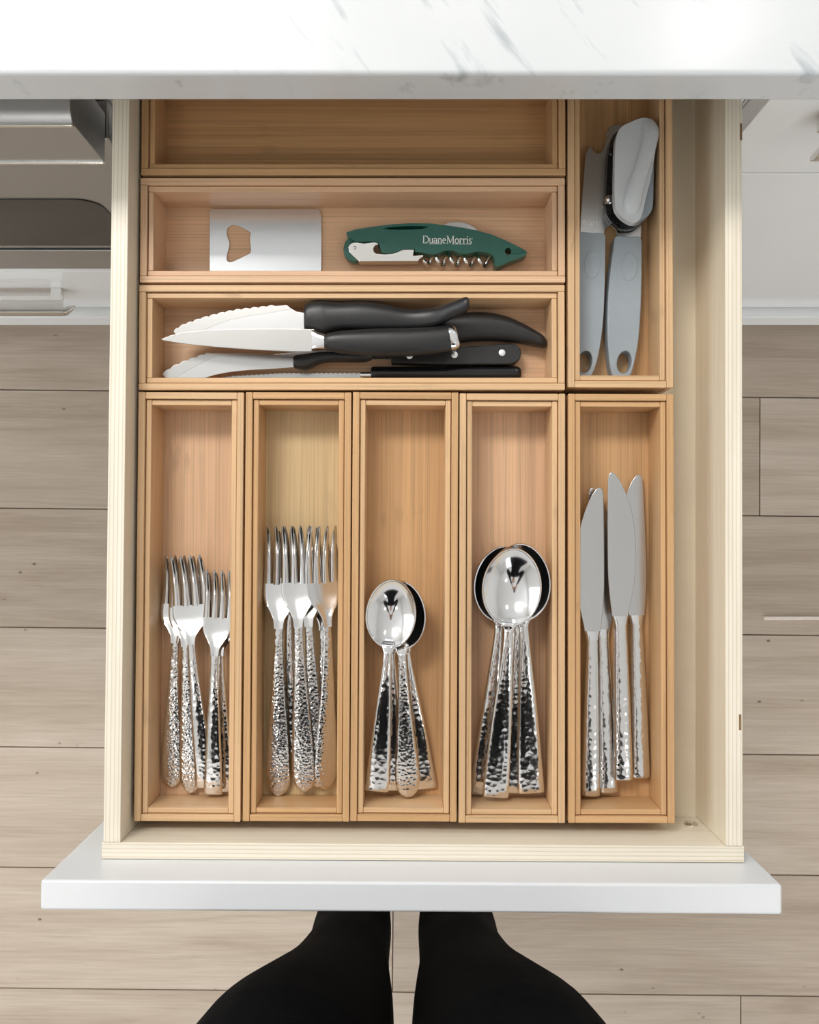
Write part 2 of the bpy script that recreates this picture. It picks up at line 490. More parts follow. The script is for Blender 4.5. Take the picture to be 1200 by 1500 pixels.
window('window_3', 'Y', ROOM_Y0 - 0.12, -0.85, 1.25, 0.35, 2.35)
window('window_2', 'Y', ROOM_Y1, -0.85, 1.45, 0.98, 2.32)

# ceiling lamps: trim ring, glowing lens, and the lamp's own light
ring_v, ring_f = [], []
for i, (x, y) in enumerate(DOWNLIGHTS):
    spot = ['near the side window', 'over the marble top beside the panel light', 'behind the person on the oven side', 'behind the person on the plain wall side'][i]
    t = thing('ceiling_light', 'round recessed ceiling light ' + spot, 'ceiling light', (x, y, ROOM_H), 0, 'recessed ceiling lights')
    rings = [[(r * math.cos(2 * math.pi * k / 32), r * math.sin(2 * math.pi * k / 32), z) for k in range(32)] for r, z in ((0.058, -0.002), (0.062, -0.006), (0.078, -0.005), (0.082, 0.0))]
    v, f = rings_vf(rings, cap=False); mesh_obj('trim_ring', v, f, M_TRIMW, t, smooth=True)
    v, f = rings_vf([[(r * math.cos(2 * math.pi * k / 32), r * math.sin(2 * math.pi * k / 32), z) for k in range(32)] for r, z in ((0.058, -0.002), (0.03, -0.003))])
    mesh_obj('lens', v, f, M_LAMP, t, smooth=True)
    ln = 'ceiling_downlight_%s_offscreen' % ('window', 'counter', 'aisle', 'corner')[i]
    l = bpy.data.lights.new(ln, 'AREA'); l.shape = 'DISK'; l.size = 0.11; l.energy = LAMP_POWER; l.color = (1.0, 0.94, 0.86)
    lo = bpy.data.objects.new(ln, l); COL.objects.link(lo); lo.parent = t; lo.location = (0, 0, -0.012)

# square glowing panel over the marble top
pt = thing('panel_light', 'flat rectangular ceiling panel light with white frame over the marble top', 'ceiling light', (*PANEL_AT, ROOM_H))
hx_, hy_ = PANEL_SX / 2, PANEL_SY / 2
for s_ in (-1, 1):
    a_, b_ = sorted((s_ * hx_, s_ * (hx_ + 0.02))); box('frame', a_, b_, -hy_ - 0.02, hy_ + 0.02, -0.015, 0.0, M_TRIMW, pt)
    a_, b_ = sorted((s_ * hy_, s_ * (hy_ + 0.02))); box('frame', -hx_, hx_, a_, b_, -0.015, 0.0, M_TRIMW, pt)
box('diffuser', -hx_, hx_, -hy_, hy_, -0.010, -0.002, M_LAMP, pt)
l = bpy.data.lights.new('ceiling_panel_offscreen', 'AREA'); l.shape = 'RECTANGLE'; l.size = PANEL_SX; l.size_y = PANEL_SY; l.energy = PANEL_POWER; l.color = (1.0, 0.97, 0.93)
lo = bpy.data.objects.new('ceiling_panel_offscreen', l); COL.objects.link(lo); lo.parent = pt; lo.location = (0, 0, -0.0125)

# ------------------------------------------------------------------ counter and cabinets
CT, CB = 0.910, 0.8775          # marble top and underside
YE = W(600, 148, CB).y          # front edge of the marble
YC = 0.3265                     # cabinet face plane
t = box('countertop', -1.35, 1.45, YE, 1.10, CB, CT, M_MARBLE, bevel=0.003, seg=3)
tag(t, 'white marble countertop with grey veins above the open drawer', 'countertop')

def pull(parent, xc, z, length, y=YC, curl=False):
    p = empty('pull'); p.parent = parent; p.location = (xc, y, z)
    h = length / 2
    prof = [(-0.034, -0.020), (-0.0365, -0.012), (-0.034, 0.0), (-0.0115, 0.0), (-0.0115, -0.003), (-0.029, -0.004), (-0.0305, -0.020)]
    rings = [[(x, a, b) for a, b in prof] for x in (-h, h)]
    v, f = rings_vf(rings); mesh_obj('bar', v, f, M_NICKEL, p, bevel=0.0008)
    for s in (-1, 1):
        x0, x1 = sorted((s * (h - 0.004), s * (h - 0.018)))
        box('post', x0, x1, -0.013, 0.0, -0.016, -0.004, M_NICKEL, p, bevel=0.0006)
        if not curl: continue
        e0, e1 = s * h, s * (h + 0.016)
        v, f = rings_vf([[(e0, -0.034, -0.019), (e0, -0.0305, -0.019), (e0, -0.0305, -0.001), (e0, -0.034, -0.001)],
                         [(e0 + s * 0.004, -0.034, -0.012), (e0 + s * 0.004, -0.0255, -0.012), (e0 + s * 0.004, -0.0255, -0.001), (e0 + s * 0.004, -0.034, -0.001)],
                         [(e1, -0.0275, -0.004), (e1, -0.0235, -0.004), (e1, -0.0235, -0.002), (e1, -0.0275, -0.002)]])
        mesh_obj('curled_end', v, f, M_NICKEL, p, bevel=0.0005)
    return p

def skirt(parent, x0, x1):
    box('plinth_rail', x0, x1, YC - 0.014, YC + 0.006, 0.072, 0.120, M_TRIMW, parent, bevel=0.0015)
    box('toe_kick', x0, x1, YC + 0.05, YC + 0.066, 0.0, 0.072, M_WHITE, parent)

def carcass(parent, x0, x1, depth=0.60, shelf=None):
    y0, y1 = YC + 0.0205, YC + depth
    box('side_panel', x0, x0 + 0.016, y0, y1, 0.072, CB, M_WHITE, parent); box('side_panel', x1 - 0.016, x1, y0, y1, 0.072, CB, M_WHITE, parent)
    box('back_panel', x0 + 0.016, x1 - 0.016, y1 - 0.012, y1, 0.072, CB, M_WHITE, parent)
    box('bottom_panel', x0 + 0.016, x1 - 0.016, y0, y1 - 0.012, 0.120, 0.136, M_WHITE, parent)

# cabinet the drawer belongs to
XL, XR = -0.239, 0.271
c = thing('base_cabinet', 'white base cabinet behind the open drawer it belongs to', 'cabinet')
carcass(c, XL, XR)
for z0, z1 in ((0.395, 0.640), (0.128, 0.391)):
    d = box('drawer_front', XL + 0.003, XR - 0.003, YC, YC + 0.020, z0, z1, M_WHITE, c, bevel=0.0015)
    pull(d, 0.016, z1 - 0.05, 0.16)
skirt(c, XL, XR - 0.001)
# cabinet to the right
c = thing('base_cabinet', 'glossy white base cabinet with one drawer over a tall door', 'cabinet')
carcass(c, XR + 0.001, XR + 0.75)
zs = CAM.z - YC * F / (775 - 250)
d = box('drawer_front', XR + 0.003, XR + 0.748, YC, YC + 0.020, zs + 0.0012, 0.862, M_WHITE, c, bevel=0.0012)
pull(d, XR + 0.003 + 0.372, 0.742, 0.655)
d = box('door', XR + 0.003, XR + 0.748, YC, YC + 0.020, 0.125, zs - 0.0012, M_WHITE, c, bevel=0.0012)
skirt(c, XR + 0.001, XR + 0.75)
# cabinet to the left that houses the microwave drawer
XM = XL - 0.002
c = thing('base_cabinet', 'white base cabinet with a low drawer under the microwave', 'cabinet')
carcass(c, XM - 0.62, XM)
d = box('drawer_front', XM - 0.618, XM - 0.002, YC, YC + 0.020, 0.125, 0.306, M_WHITE, c, bevel=0.0015)
pull(d, -0.468 - 0.085, 0.234, 0.17, curl=True)
box('top_rail', XM - 0.618, XM - 0.002, YC, YC + 0.020, 0.800, 0.874, M_WHITE, c, bevel=0.001)
box('middle_rail', XM - 0.618, XM - 0.002, YC, YC + 0.020, 0.3090, 0.3610, M_WHITE, c, bevel=0.001)
box('shelf', XM - 0.604, XM - 0.016, YC + 0.0205, YC + 0.58, 0.309, 0.322, M_WHITE, c)
skirt(c, XM - 0.62, XM)
# microwave drawer
mw = thing('microwave_drawer', 'stainless steel microwave drawer with dark glass window set in white cabinet', 'microwave')
X0, X1 = XM - 0.590, XM - 0.0175 + 0.0165
box('oven_body', XM - 0.600, XM - 0.018, YC + 0.022, YC + 0.53, 0.326, 0.785, M_DARKMETAL, mw)
yp, zt, zb = 0.2910, 0.792, 0.7235
prof = [(YC + 0.004, zb), (yp, zb), (yp, zt - 0.0015), (yp + 0.0015, zt), (yp + 0.0085, zt + 0.004), (YC + 0.004, zt + 0.004)]
v, f = rings_vf([[(x, a, b) for a, b in prof] for x in (X0, X1)])
mesh_obj('control_panel', v, f, M_STAINLESS, mw, bevel=0.0007)
for z_ in (zt - 0.004, zb - 0.0005):
    box('edge_highlight_strip', X0, X1, yp - 0.0018, yp + 0.001, z_, z_ + 0.0035, M_NICKEL, mw, bevel=0.0008)  # polished strips added to draw the bright highlights on the panel's edges
box('display', X0 + 0.18, X0 + 0.36, yp - 0.001, yp + 0.002, 0.742, 0.775, M_BLACKGLASS, mw)
yd = 0.313
dr = box('oven_door', X0, X1, yd, YC + 0.018, 0.4420, 0.7170, M_STAINLESS, mw, bevel=0.0015)
wx1 = -0.297
win = round_rect(X0 + 0.055, wx1, 0.453, 0.5885, 0.022, 6)
me = plate('window_glass', win, 0.0, 0.0028, M_BLACKGLASS, dr)
me.rotation_euler = (R(90), 0, 0); me.location = (0, yd + 0.0018, 0)
box('lower_trim', X0, X1, yd, YC + 0.018, 0.3625, 0.4320, M_STAINLESS, mw, bevel=0.001)

# ------------------------------------------------------------------ the drawer
ZF, ZB = 0.757, 0.820            # drawer floor, rim of the box
bxl, bxr = -0.2054, 0.2263
byf = W(600, 1261.5, ZB).y; bt = 0.0112; byb = 0.428
dw = thing('drawer', 'open birch plywood kitchen drawer with white front panel', 'drawer', (0, 0, 0), R(-0.35))
box('side_panel', bxl, bxl + bt + 0.0005, byf + bt, byb - bt, ZF - 0.018, ZB, plywood('birch_ply_side', 'X', bxl, bt), dw, bevel=0.0006, seg=1)
box('side_panel', bxr - bt - 0.0005, bxr, byf + bt, byb - bt, ZF - 0.018, ZB, plywood('birch_ply_side_right', 'X', bxr - bt, bt), dw, bevel=0.0006, seg=1)
box('front_panel', bxl - 0.0012, bxr + 0.0012, byf, byf + bt, ZF - 0.018, ZB - 0.0004, plywood('birch_ply_front', 'Y', byf, bt), dw, bevel=0.0006, seg=1)
box('back_panel', bxl, bxr, byb - bt, byb, ZF - 0.018, ZB - 0.0004, plywood('birch_ply_back', 'Y', byb - bt, bt), dw, bevel=0.0006, seg=1)
box('bottom_panel', bxl + bt, bxr - bt, byf + bt, byb - bt, ZF - 0.009, ZF, plain('birch_ply_floor', (0.84, 0.76, 0.60), 0.3, grain=0.03, scale=40), dw)
zf = 0.855
df = box('drawer_front', W(62, 1310, zf).x, W(1150, 1310, zf).x, W(600, 1337, zf).y, byf - 0.0003, 0.645, zf, M_FRONT, dw, bevel=0.002, seg=3)
pull(df, 0.004, 0.735, 0.16, y=W(600, 1337, zf).y)
for px_, w_, h_ in ((1086.2, 0.0011, 0.011), (1082.0, 0.0010, 0.012)):
    q = W(px_, 1055 if px_ > 1085 else 190, ZB)
    box('ply_void', q.x - w_, q.x + w_, q.y - h_ / 2, q.y + h_ / 2, ZB - 0.0008, ZB + 0.00008, M_GAPDARK, dw, bevel=0.0004)
# chrome screw head on the inside of the front panel
ws = W(1015, 1198, 0.776)
scr = empty('screw'); scr.parent = dw; scr.location = (ws.x, byf + bt, 0.776); scr.rotation_euler = (R(-90), 0, 0)
v, f = rings_vf([[(r * math.cos(2 * math.pi * k / 20), r * math.sin(2 * math.pi * k / 20), z) for k in range(20)] for r, z in ((0.0052, 0), (0.0052, 0.0006), (0.004, 0.0018), (0.0024, 0.0024))])
mesh_obj('screw_head', v, f, M_NICKEL, scr, smooth=True)
v, f = merge(box_vf(-0.0022, 0.0022, -0.0004, 0.0004, 0.0021, 0.0027), box_vf(-0.0004, 0.0004, -0.0022, 0.0022, 0.0021, 0.0027))
mesh_obj('cross_slot', v, f, M_NICKEL, scr)

# ------------------------------------------------------------------ bamboo trays
TW, TL, TH = 0.0744, 0.3005, 0.0430
ZT = 0.800; ZTF = 0.7660         # rim and inner floor of a tray
def tray(label, near, far, tone, floor_tone, liner_tone=None, step=0.0):
    a, b = W(*near, ZT), W(*far, ZT)
    d = (b - a); yaw = math.atan2(d.y, d.x) - math.pi / 2
    mid = (a + b) / 2
    t = thing('bamboo_tray', label, 'tray', (mid.x, mid.y, ZF), yaw, 'bamboo trays in the drawer')
    gx, gy = BAM[(tone, 'X')], BAM[(tone, 'Y')]
    lt = liner_tone or tone; lx, ly = BAM[(lt, 'X')], BAM[(lt, 'Y')]
    w, l = TW / 2, TL / 2; o = 0.0048; i = 0.0090; zi = TH - 0.0022; fz = ZTF - ZF
    for s in (-1, 1):
        x0, x1 = sorted((s * w, s * (w - o)))
        box('side_wall', x0, x1, -l, l, 0.0006, TH, gy, t, bevel=0.0005, seg=1)
        y0, y1 = sorted((s * l, s * (l - o)))
        box('end_wall', -w + o, w - o, y0, y1, 0.0006, TH - 0.0003, gx, t, bevel=0.0005, seg=1)
        x0, x1 = sorted((s * (w - o - 0.0004), s * (w - i)))
        box('side_liner', x0, x1, -l + o + 0.0003, l - o - 0.0003, fz, zi, ly, t, bevel=0.0005, seg=1)
        y0, y1 = sorted((s * (l - o - 0.0004), s * (l - i)))
        box('end_liner', -w + i, w - i, y0, y1, fz, zi - 0.0003, lx, t, bevel=0.0005, seg=1)
    box('tray_floor', -w + o, w - o, -l + o, l - o, 0.0006, fz, BAM[(floor_tone, 'Y')], t)
    return t
T_SALAD = tray('bamboo tray holding the salad forks, against the drawer side', (274, 1203), (280, 575), 'pale', 'pink')
T_DINNER = tray('bamboo tray holding the dinner forks', (433.5, 1203), (437.5, 575), 'honey', 'straw', 'honey')
T_TEA = tray('bamboo tray holding the teaspoons', (591, 1203), (594.5, 575), 'honey', 'honey', 'pale')
T_TABLE = tray('bamboo tray holding the large tablespoons', (750, 1206), (751, 576), 'pale', 'pink')
T_KNIFE = tray('bamboo tray holding the four table knives', (911, 1206), (910, 577), 'honey', 'honey')
T_OPEN = tray('bamboo tray holding the bottle opener and green corkscrew', (829.5, 337), (203.5, 337), 'pink', 'pink')
T_STEAK = tray('bamboo tray holding the black-handled steak knives', (829, 494), (202, 494), 'pale', 'pink')
tray('empty bamboo tray half under the marble countertop', (831, 180), (204.5, 180), 'honey', 'honey')
T_CAN = tray('bamboo tray holding the grey can opener', (909.5, 572.5), (908.5, -55), 'pale', 'honey')

# ------------------------------------------------------------------ things laid in the trays
from mathutils.bvhtree import BVHTree
LAID = {}                        # what lies in each tray so far, as trees of their surfaces
def settle(root, tr, step=0.0004, most=0.016, flex=True):
    """keep a thing between its tray's walls, and let it rest on what was laid before it"""
    bpy.context.view_layer.update()
    V, Fc, seen = [], [], []
    todo = [root]
    while todo:
        o = todo.pop(); todo += list(o.children)
        if o.type == 'MESH':
            n = len(V); V += [o.matrix_world @ v.co for v in o.data.vertices]
            Fc += [tuple(i + n for i in p.vertices) for p in o.data.polygons]
    inv = tr.matrix_world.inverted(); L = [inv @ v for v in V]
    w, l = TW / 2 - 0.0094, TL / 2 - 0.0094
    def shift(lo, hi, lim):
        if hi - lo > 2 * lim: return -(lo + hi) / 2
        return max(0, -lim - lo) - max(0, hi - lim)
    low = [p for p in L if p.z < TH - 0.0015]
    dx = shift(min(p.x for p in low), max(p.x for p in low), w); dy = shift(min(p.y for p in low), max(p.y for p in low), l)
    dz = max(0.0, ZTF - ZF + 0.0002 - min(p.z for p in L))
    mv = tr.matrix_world.to_3x3() @ Vector((dx, dy, dz))
    lift = 0.0; others = LAID.setdefault(tr.name, [])
    while True:
        off = mv + Vector((0, 0, lift))
        tree = BVHTree.FromPolygons([v + off for v in V], Fc)
        if lift > most or not any(tree.overlap(t) for t in others): break
        lift += step
    root.location = Vector(root.location) + off
    others.append(tree)
    return root

# ------------------------------------------------------------------ flatware
def handle_vf(st, n=14, p=2.6):
    """st: (y, half width, z centre, half thickness)"""
    return loft([((0, y, z), (w, 0, 0), (0, 0, t)) for y, w, z, t in st], n=n, p=p)

def dense(st, sub=4): return catmull(st, sub)

FORK_L = 0.205
def fork_meshes(kind, hwide):
    out = []
    if kind == 'round':
        st = [(0.0004, 0.0022, 0.0026, 0.0009), (0.003, 0.0058, 0.0026, 0.0013), (0.008, 0.0082, 0.0028, 0.0014), (0.017, 0.0092, 0.0036, 0.0015), (0.035, 0.0084, 0.0060, 0.0016),
              (0.065, 0.0064, 0.0100, 0.0017), (0.095, 0.0046, 0.0132, 0.0018), (0.118, 0.0036, 0.0142, 0.0019), (0.130, 0.0034, 0.0136, 0.0019)]
    else:
        st = [(0.0004, 0.0070, 0.0026, 0.0009), (0.0012, 0.0084, 0.0026, 0.0014), (0.004, 0.0086, 0.0027, 0.0015), (0.020, 0.0079, 0.0040, 0.0015), (0.040, 0.0072, 0.0066, 0.0016),
              (0.070, 0.0058, 0.0106, 0.0017), (0.098, 0.0044, 0.0134, 0.0018), (0.118, 0.0036, 0.0142, 0.0019), (0.130, 0.0034, 0.0136, 0.0019)]
    v, f = handle_vf(dense(st, 3)); out.append(('handle', v, f, M_HAM_F if kind == 'round' else M_HAM_B))
    hs = [(0.1285, 0.0034, 0.0137, 0.0019), (0.135, 0.0042, 0.0125, 0.0017), (0.141, 0.0072, 0.0106, 0.0014), (0.1465, 0.0108, 0.0087, 0.0011), (0.152, 0.0126, 0.0071, 0.0010), (0.1585, 0.0130, 0.0058, 0.0009), (0.1615, 0.0130, 0.0053, 0.0009)]
    hs = [(y, w * (1 + (hwide - 1) * max(0, min(1, (y - 0.132) / 0.015))), z, t) for y, w, z, t in hs]
    v, f = loft([((0, y, z), (w, 0, 0), (0, 0, t)) for y, w, z, t in dense(hs, 3)], n=18, p=2.8, dish=0.0018)
    out.append(('fork_head', v, f, M_TINE))
    zt = lambda y: 0.0053 + 0.0012 - 0.0012 * (y - 0.16) / 0.02 + max(0, y - 0.168) ** 2 * 7.2
    for k in range(4):
        x0 = (-1.5 + k) * 0.0070 * hwide
        ts = []
        for y, w in ((0.1605, 0.0029), (0.168, 0.0026), (0.178, 0.0024), (0.188, 0.0022), (0.197, 0.0019), (0.2025, 0.0013), (0.205, 0.0006)):
            ts.append(((x0 * (1.0 - 0.06 * (y - 0.16) / 0.045), y, zt(y) - 0.0006), (w * hwide, 0, 0), (0, 0, 0.0010)))
        v, f = loft(ts, n=8, p=2.6); out.append(('tine', v, f, M_TINE))
    return out

def bowl_vf(y0, length, hw, depth, thick, z0, nr=9, nt=40):
    """spoon bowl from neck y0 to tip y0+length"""
    cy = y0 + length / 2
    def pt(r, a, dz):
        e = math.sin(a)                          # +1 at the tip
        wx = hw * (1.0 - 0.05 * e - 0.02 * e * e)
        x, y = wx * r * math.cos(a), cy + length / 2 * r * e
        z = z0 - depth * (1 - r ** 2.0) + 0.0012 * r * r * (e * e) + dz
        return (x, y, z)
    V = [pt(0, 0, 0)]; Fc = []
    for i in range(1, nr + 1):
        for j in range(nt): V.append(pt(i / nr, 2 * math.pi * j / nt, 0))
    nb = len(V); V.append(pt(0, 0, -thick))
    for i in range(1, nr + 1):
        for j in range(nt): V.append(pt((i / nr) * (1.0 if i < nr else 1.0), 2 * math.pi * j / nt, -thick))
    for base, flip in ((0, False), (nb, True)):
        for j in range(nt):
            q = (base, base + 1 + j, base + 1 + (j + 1) % nt); Fc.append(q[::-1] if flip else q)
        for i in range(nr - 1):
            for j in range(nt):
                a, b = base + 1 + i * nt + j, base + 1 + i * nt + (j + 1) % nt
                q = (a, a + nt, b + nt, b); Fc.append(q[::-1] if flip else q)
    r0 = 1 + (nr - 1) * nt
    for j in range(nt):
        a, b = r0 + j, r0 + (j + 1) % nt
        Fc.append((a, nb + a, nb + b, b))
    return V, Fc

def spoon_meshes(kind, L, bl, hw, depth, wide):
    yn = L - bl
    out = []
    k = yn / 0.130
    if kind == 'round':
        st = [(0.0004, 0.25, 0.0024, 0.0009), (0.003, 0.64, 0.0024, 0.0013), (0.008, 0.90, 0.0027, 0.0014), (0.017, 1.0, 0.0036, 0.0015), (0.035, 0.90, 0.0060, 0.0016),
              (0.065, 0.66, 0.0100, 0.0017), (0.095, 0.46, 0.0130, 0.0018), (0.118, 0.36, 0.0138, 0.0019), (0.126, 0.36, 0.0132, 0.0019)]
    else:
        st = [(0.0004, 0.90, 0.0024, 0.0009), (0.0012, 0.99, 0.0024, 0.0014), (0.004, 1.0, 0.0025, 0.0015), (0.020, 0.93, 0.0038, 0.0015), (0.040, 0.84, 0.0064, 0.0016),
              (0.070, 0.67, 0.0102, 0.0017), (0.098, 0.48, 0.0128, 0.0018), (0.118, 0.36, 0.0138, 0.0019), (0.126, 0.36, 0.0132, 0.0019)]
    st = [(y * k, w * wide, z, t) for y, w, z, t in st]
    v, f = handle_vf(dense(st, 3)); out.append(('handle', v, f, M_HAM_F if kind == 'round' else M_HAM_B))
    zr = depth + 0.0018
    b = bowl_vf(yn, bl, hw, depth, 0.0013, zr)
    nk = [(0.125 * k, wide * 0.36, 0.0133, 0.0019), (yn - 0.003, wide * 0.40, 0.0125, 0.0017), (yn + 0.0012, hw * 0.27, zr + 0.0008, 0.0013), (yn + 0.0045, hw * 0.33, zr - depth * 0.26 - 0.0002, 0.0008), (yn + 0.0090, hw * 0.26, zr - depth * 0.62, 0.0005)]
    n2 = loft([((0, y, z), (w, 0, 0), (0, 0, t)) for y, w, z, t in dense(nk, 4)], n=14, p=2.4)
    rim = [b[0][1 + 8 * 40 + j] for j in range(40)]
    rm_ = tube_vf([(q[0], q[1], q[2] - 0.0004) for q in rim + rim[:1]], 0.00075, 6, cap=False)
    v, f = merge(b, n2, rm_); out.append(('bowl', v, f, M_STEEL))
    return out

KN_L = 0.232
def knife_meshes(side):
    out = []
    st = [(0.0004, 0.0055, 0.0046, 0.0026), (0.0018, 0.0070, 0.0046, 0.0040), (0.006, 0.0072, 0.0047, 0.0043), (0.04, 0.0066, 0.0048, 0.0041), (0.08, 0.0057, 0.0048, 0.0038), (0.108, 0.0048, 0.0047, 0.0034), (0.118, 0.0046, 0.0046, 0.0032)]
    v, f = handle_vf(dense(st, 3), p=3.4); out.append(('handle', v, f, M_HAM_B))
    v, f = handle_vf([(0.1175, 0.0047, 0.0046, 0.0033), (0.121, 0.0052, 0.0046, 0.0028), (0.1245, 0.0064, 0.0046, 0.0018)], p=3); out.append(('collar', v, f, M_STEEL))
    # blade: straight spine on one side, round belly on the other
    sp = [(0.124, 0.0062), (0.15, 0.0085), (0.18, 0.0086), (0.21, 0.0080), (0.228, 0.0072), (0.232, 0.0050)]
    be = [(0.231, 0.0022), (0.225, -0.0020), (0.214, -0.0066), (0.200, -0.0104), (0.184, -0.0122), (0.165, -0.0122), (0.148, -0.0106), (0.134, -0.0078), (0.127, -0.0062), (0.124, -0.0058)]
    pts = catmull([(a, b) for a, b in sp], 3)[:-1] + catmull([(0.232, 0.0050)] + be, 3)
    ol = [(side * x, y) for y, x in pts]
    V = [(x, y, 0.0040) for x, y in ol] + [(x, y, 0.0052) for x, y in ol]; n = len(ol)
    Fc = [tuple(range(n)), tuple(range(n, 2 * n))] + [(i, (i + 1) % n, n + (i + 1) % n, n + i) for i in range(n)]
    out.append(('blade', V, Fc, M_TABLEBLADE))
    return out

MESHCACHE = {}
def place(name, key, parts_fn, L, label, cat, group, tail, tip, zt, zp, roll=0.0, tr=None):
    """lay a piece of flatware from tail pixel (at height zt) to tip pixel (at height zp)"""
    L3 = (W(*tip, Z0 + 0.006) - W(*tail, Z0 + 0.004)).length          # its real length; it keeps it when tilted
    def pose(k):
        a, b = W(*tail, zt + k * 0.00028), W(*tip, zp + k * 0.0005)
        y = (b - a).normalized(); x = y.cross(Vector((0, 0, 1))).normalized(); z = x.cross(y)
        M = Matrix((x, y, z)).transposed().to_4x4() @ Matrix.Rotation(R(roll), 4, 'Y')
        return Matrix.Translation(a) @ M @ Matrix.Scale(L3 / L, 4)
    o = thing(name, label, cat, (0, 0, 0), 0, group)
    if key not in MESHCACHE:
        ps = []
        for nm, v, f, mat in parts_fn():
            c = mesh_obj(nm, v, f, mat, o, smooth=True, angle=50); ps.append(c)
            if nm == 'blade':
                m = c.modifiers.new('bevel', 'BEVEL'); m.width = 0.0004; m.segments = 2; m.harden_normals = True; m.limit_method = 'ANGLE'; m.angle_limit = R(40)
        MESHCACHE[key] = ps
    else:
        for src in MESHCACHE[key]:
            c = src.copy(); COL.objects.link(c); c.parent = o
    P = MESHCACHE[key]; LV, LF = merge(*[([v.co.copy() for v in c.data.vertices], [tuple(p.vertices) for p in c.data.polygons]) for c in P])
    TM = Matrix.Translation(tr.location) @ Matrix.Rotation(tr.rotation_euler.z, 4, 'Z'); inv = TM.inverted()
    w, l = TW / 2 - 0.0094, TL / 2 - 0.0094; others = LAID.setdefault(tr.name, [])
    for k in range(60):
        M = pose(k); V = [M @ v for v in LV]; loc = [inv @ v for v in V]
        x0, x1, y0, y1 = min(p.x for p in loc), max(p.x for p in loc), min(p.y for p in loc), max(p.y for p in loc)
        dx = -(x0 + x1) / 2 if x1 - x0 > 2 * w else max(0, -w - x0) - max(0, x1 - w)
        dy = max(0, -l - y0) - max(0, y1 - l); dz = max(0, ZTF - ZF + 0.0002 - min(p.z for p in loc))
        mv = TM.to_3x3() @ Vector((dx, dy, dz))
        tree = BVHTree.FromPolygons([v + mv for v in V], LF)
        if not any(tree.overlap(t) for t in others): break
    o.matrix_world = Matrix.Translation(mv) @ M
    others.append(tree)
    return o

Z0 = ZTF
def fork(kind, label, group, tail, tip, zt, zp, roll=0):
    hw_ = (1.0 if 'twin' in label else 1.22) if group == SG else 1.0
    return place('fork', 'fork_%s_%s' % (kind, hw_), lambda: fork_meshes(kind, hw_), FORK_L, label, 'fork', group, tail, tip, Z0 + zt, Z0 + zp, roll, T_SALAD if group == SG else T_DINNER)
SG = 'salad forks in their tray'; DG = 'dinner forks in their tray'
fork('round', 'salad fork with rounded dimpled handle lying nearest the drawer side', SG, (252, 1152), (269, 811), 0.0004, 0.0004, 0)
fork('round', 'salad fork with rounded dimpled handle between two other forks', SG, (281, 1160), (276, 814), 0.0006, 0.0028, 0)
fork('square', 'salad fork with square-cut handle topmost of the left stack', SG, (302, 1153), (277, 812), 0.0010, 0.0050, 0)
fork('square', 'salad fork with square-cut handle under its twin by the tray divider', SG, (333, 1160), (329, 836), 0.0004, 0.0004, 0)
fork('square', 'shorter salad fork with broad square-cut handle on top of its twin', SG, (313, 1163), (324, 834), 0.0016, 0.0036, 0)
fork('square', 'dinner fork with square-cut handle half hidden beneath two others', DG, (425, 1102), (428, 776), 0.0004, 0.0004, 0)
fork('round', 'dinner fork with rounded dimpled handle nearest the salad forks', DG, (403, 1166), (409, 771), 0.0006, 0.0026, 0)
fork('round', 'dinner fork underneath, its handle slanting out to the right', DG, (468, 1152), (448, 772), 0.0004, 0.0030, 0)
fork('round', 'dinner fork lying at the far tray wall under the tilted one', DG, (480, 1150), (474, 782), 0.0004, 0.0010, 0)
fork('round', 'dinner fork with rounded dimpled handle in the middle of its tray', DG, (447, 1158), (437, 770), 0.0008, 0.0040, 0)
fork('round', 'tilted dinner fork with darker face on top of the pile', DG, (478, 1155), (467, 771), 0.0010, 0.0060, 26)

TS_L, TS_B = 0.159, 0.049
def tea(kind, label, tail, tip, zt, zp, roll=0):
    return place('teaspoon', 'tea_' + kind, lambda: spoon_meshes(kind, TS_L, TS_B, 0.0176, 0.0088, 0.0088), TS_L, label, 'spoon', 'teaspoons in their tray', tail, tip, Z0 + zt, Z0 + zp, roll, T_TEA)
tea('square', 'teaspoon with square-cut handle whose bowl lies at the bottom right', (624, 1155), (582, 852), 0.0006, 0.0006)
tea('square', 'teaspoon with square-cut handle hidden under the top bowl', (578, 1157), (570, 853), 0.0004, 0.0010)
tea('round', 'teaspoon with rounded dimpled handle across the others', (598, 1166), (585, 851), 0.0006, 0.0010)
tea('square', 'teaspoon with shining upturned bowl on top of the stack', (550, 1158), (575, 850), 0.0006, 0.0016)

TB_L, TB_B = 0.188, 0.056
def table(kind, label, tail, tip, zt, zp, roll=0):
    return place('tablespoon', 'table_' + kind, lambda: spoon_meshes(kind, TB_L, TB_B, 0.0210, 0.0104, 0.0098), TB_L, label, 'spoon', 'tablespoons in their tray', tail, tip, Z0 + zt, Z0 + zp, roll, T_TABLE)
table('square', 'tablespoon leaning on the tray wall with its dark bowl half hidden', (699, 1166), (733, 801), 0.0006, 0.0006, 0)
table('square', 'tablespoon in the middle at the bottom of the stack', (752, 1158), (752, 800), 0.0006, 0.0008)
table('square', 'tablespoon second in the stack with only its handle edge showing', (757, 1161), (753, 801), 0.0006, 0.0010)
table('square', 'tablespoon with wide dark bowl rim beside the table knives', (783, 1161), (763, 799), 0.0006, 0.0010)
table('square', 'tablespoon with shining upturned bowl on top of the stack', (725, 1167), (751, 807), 0.0006, 0.0020)

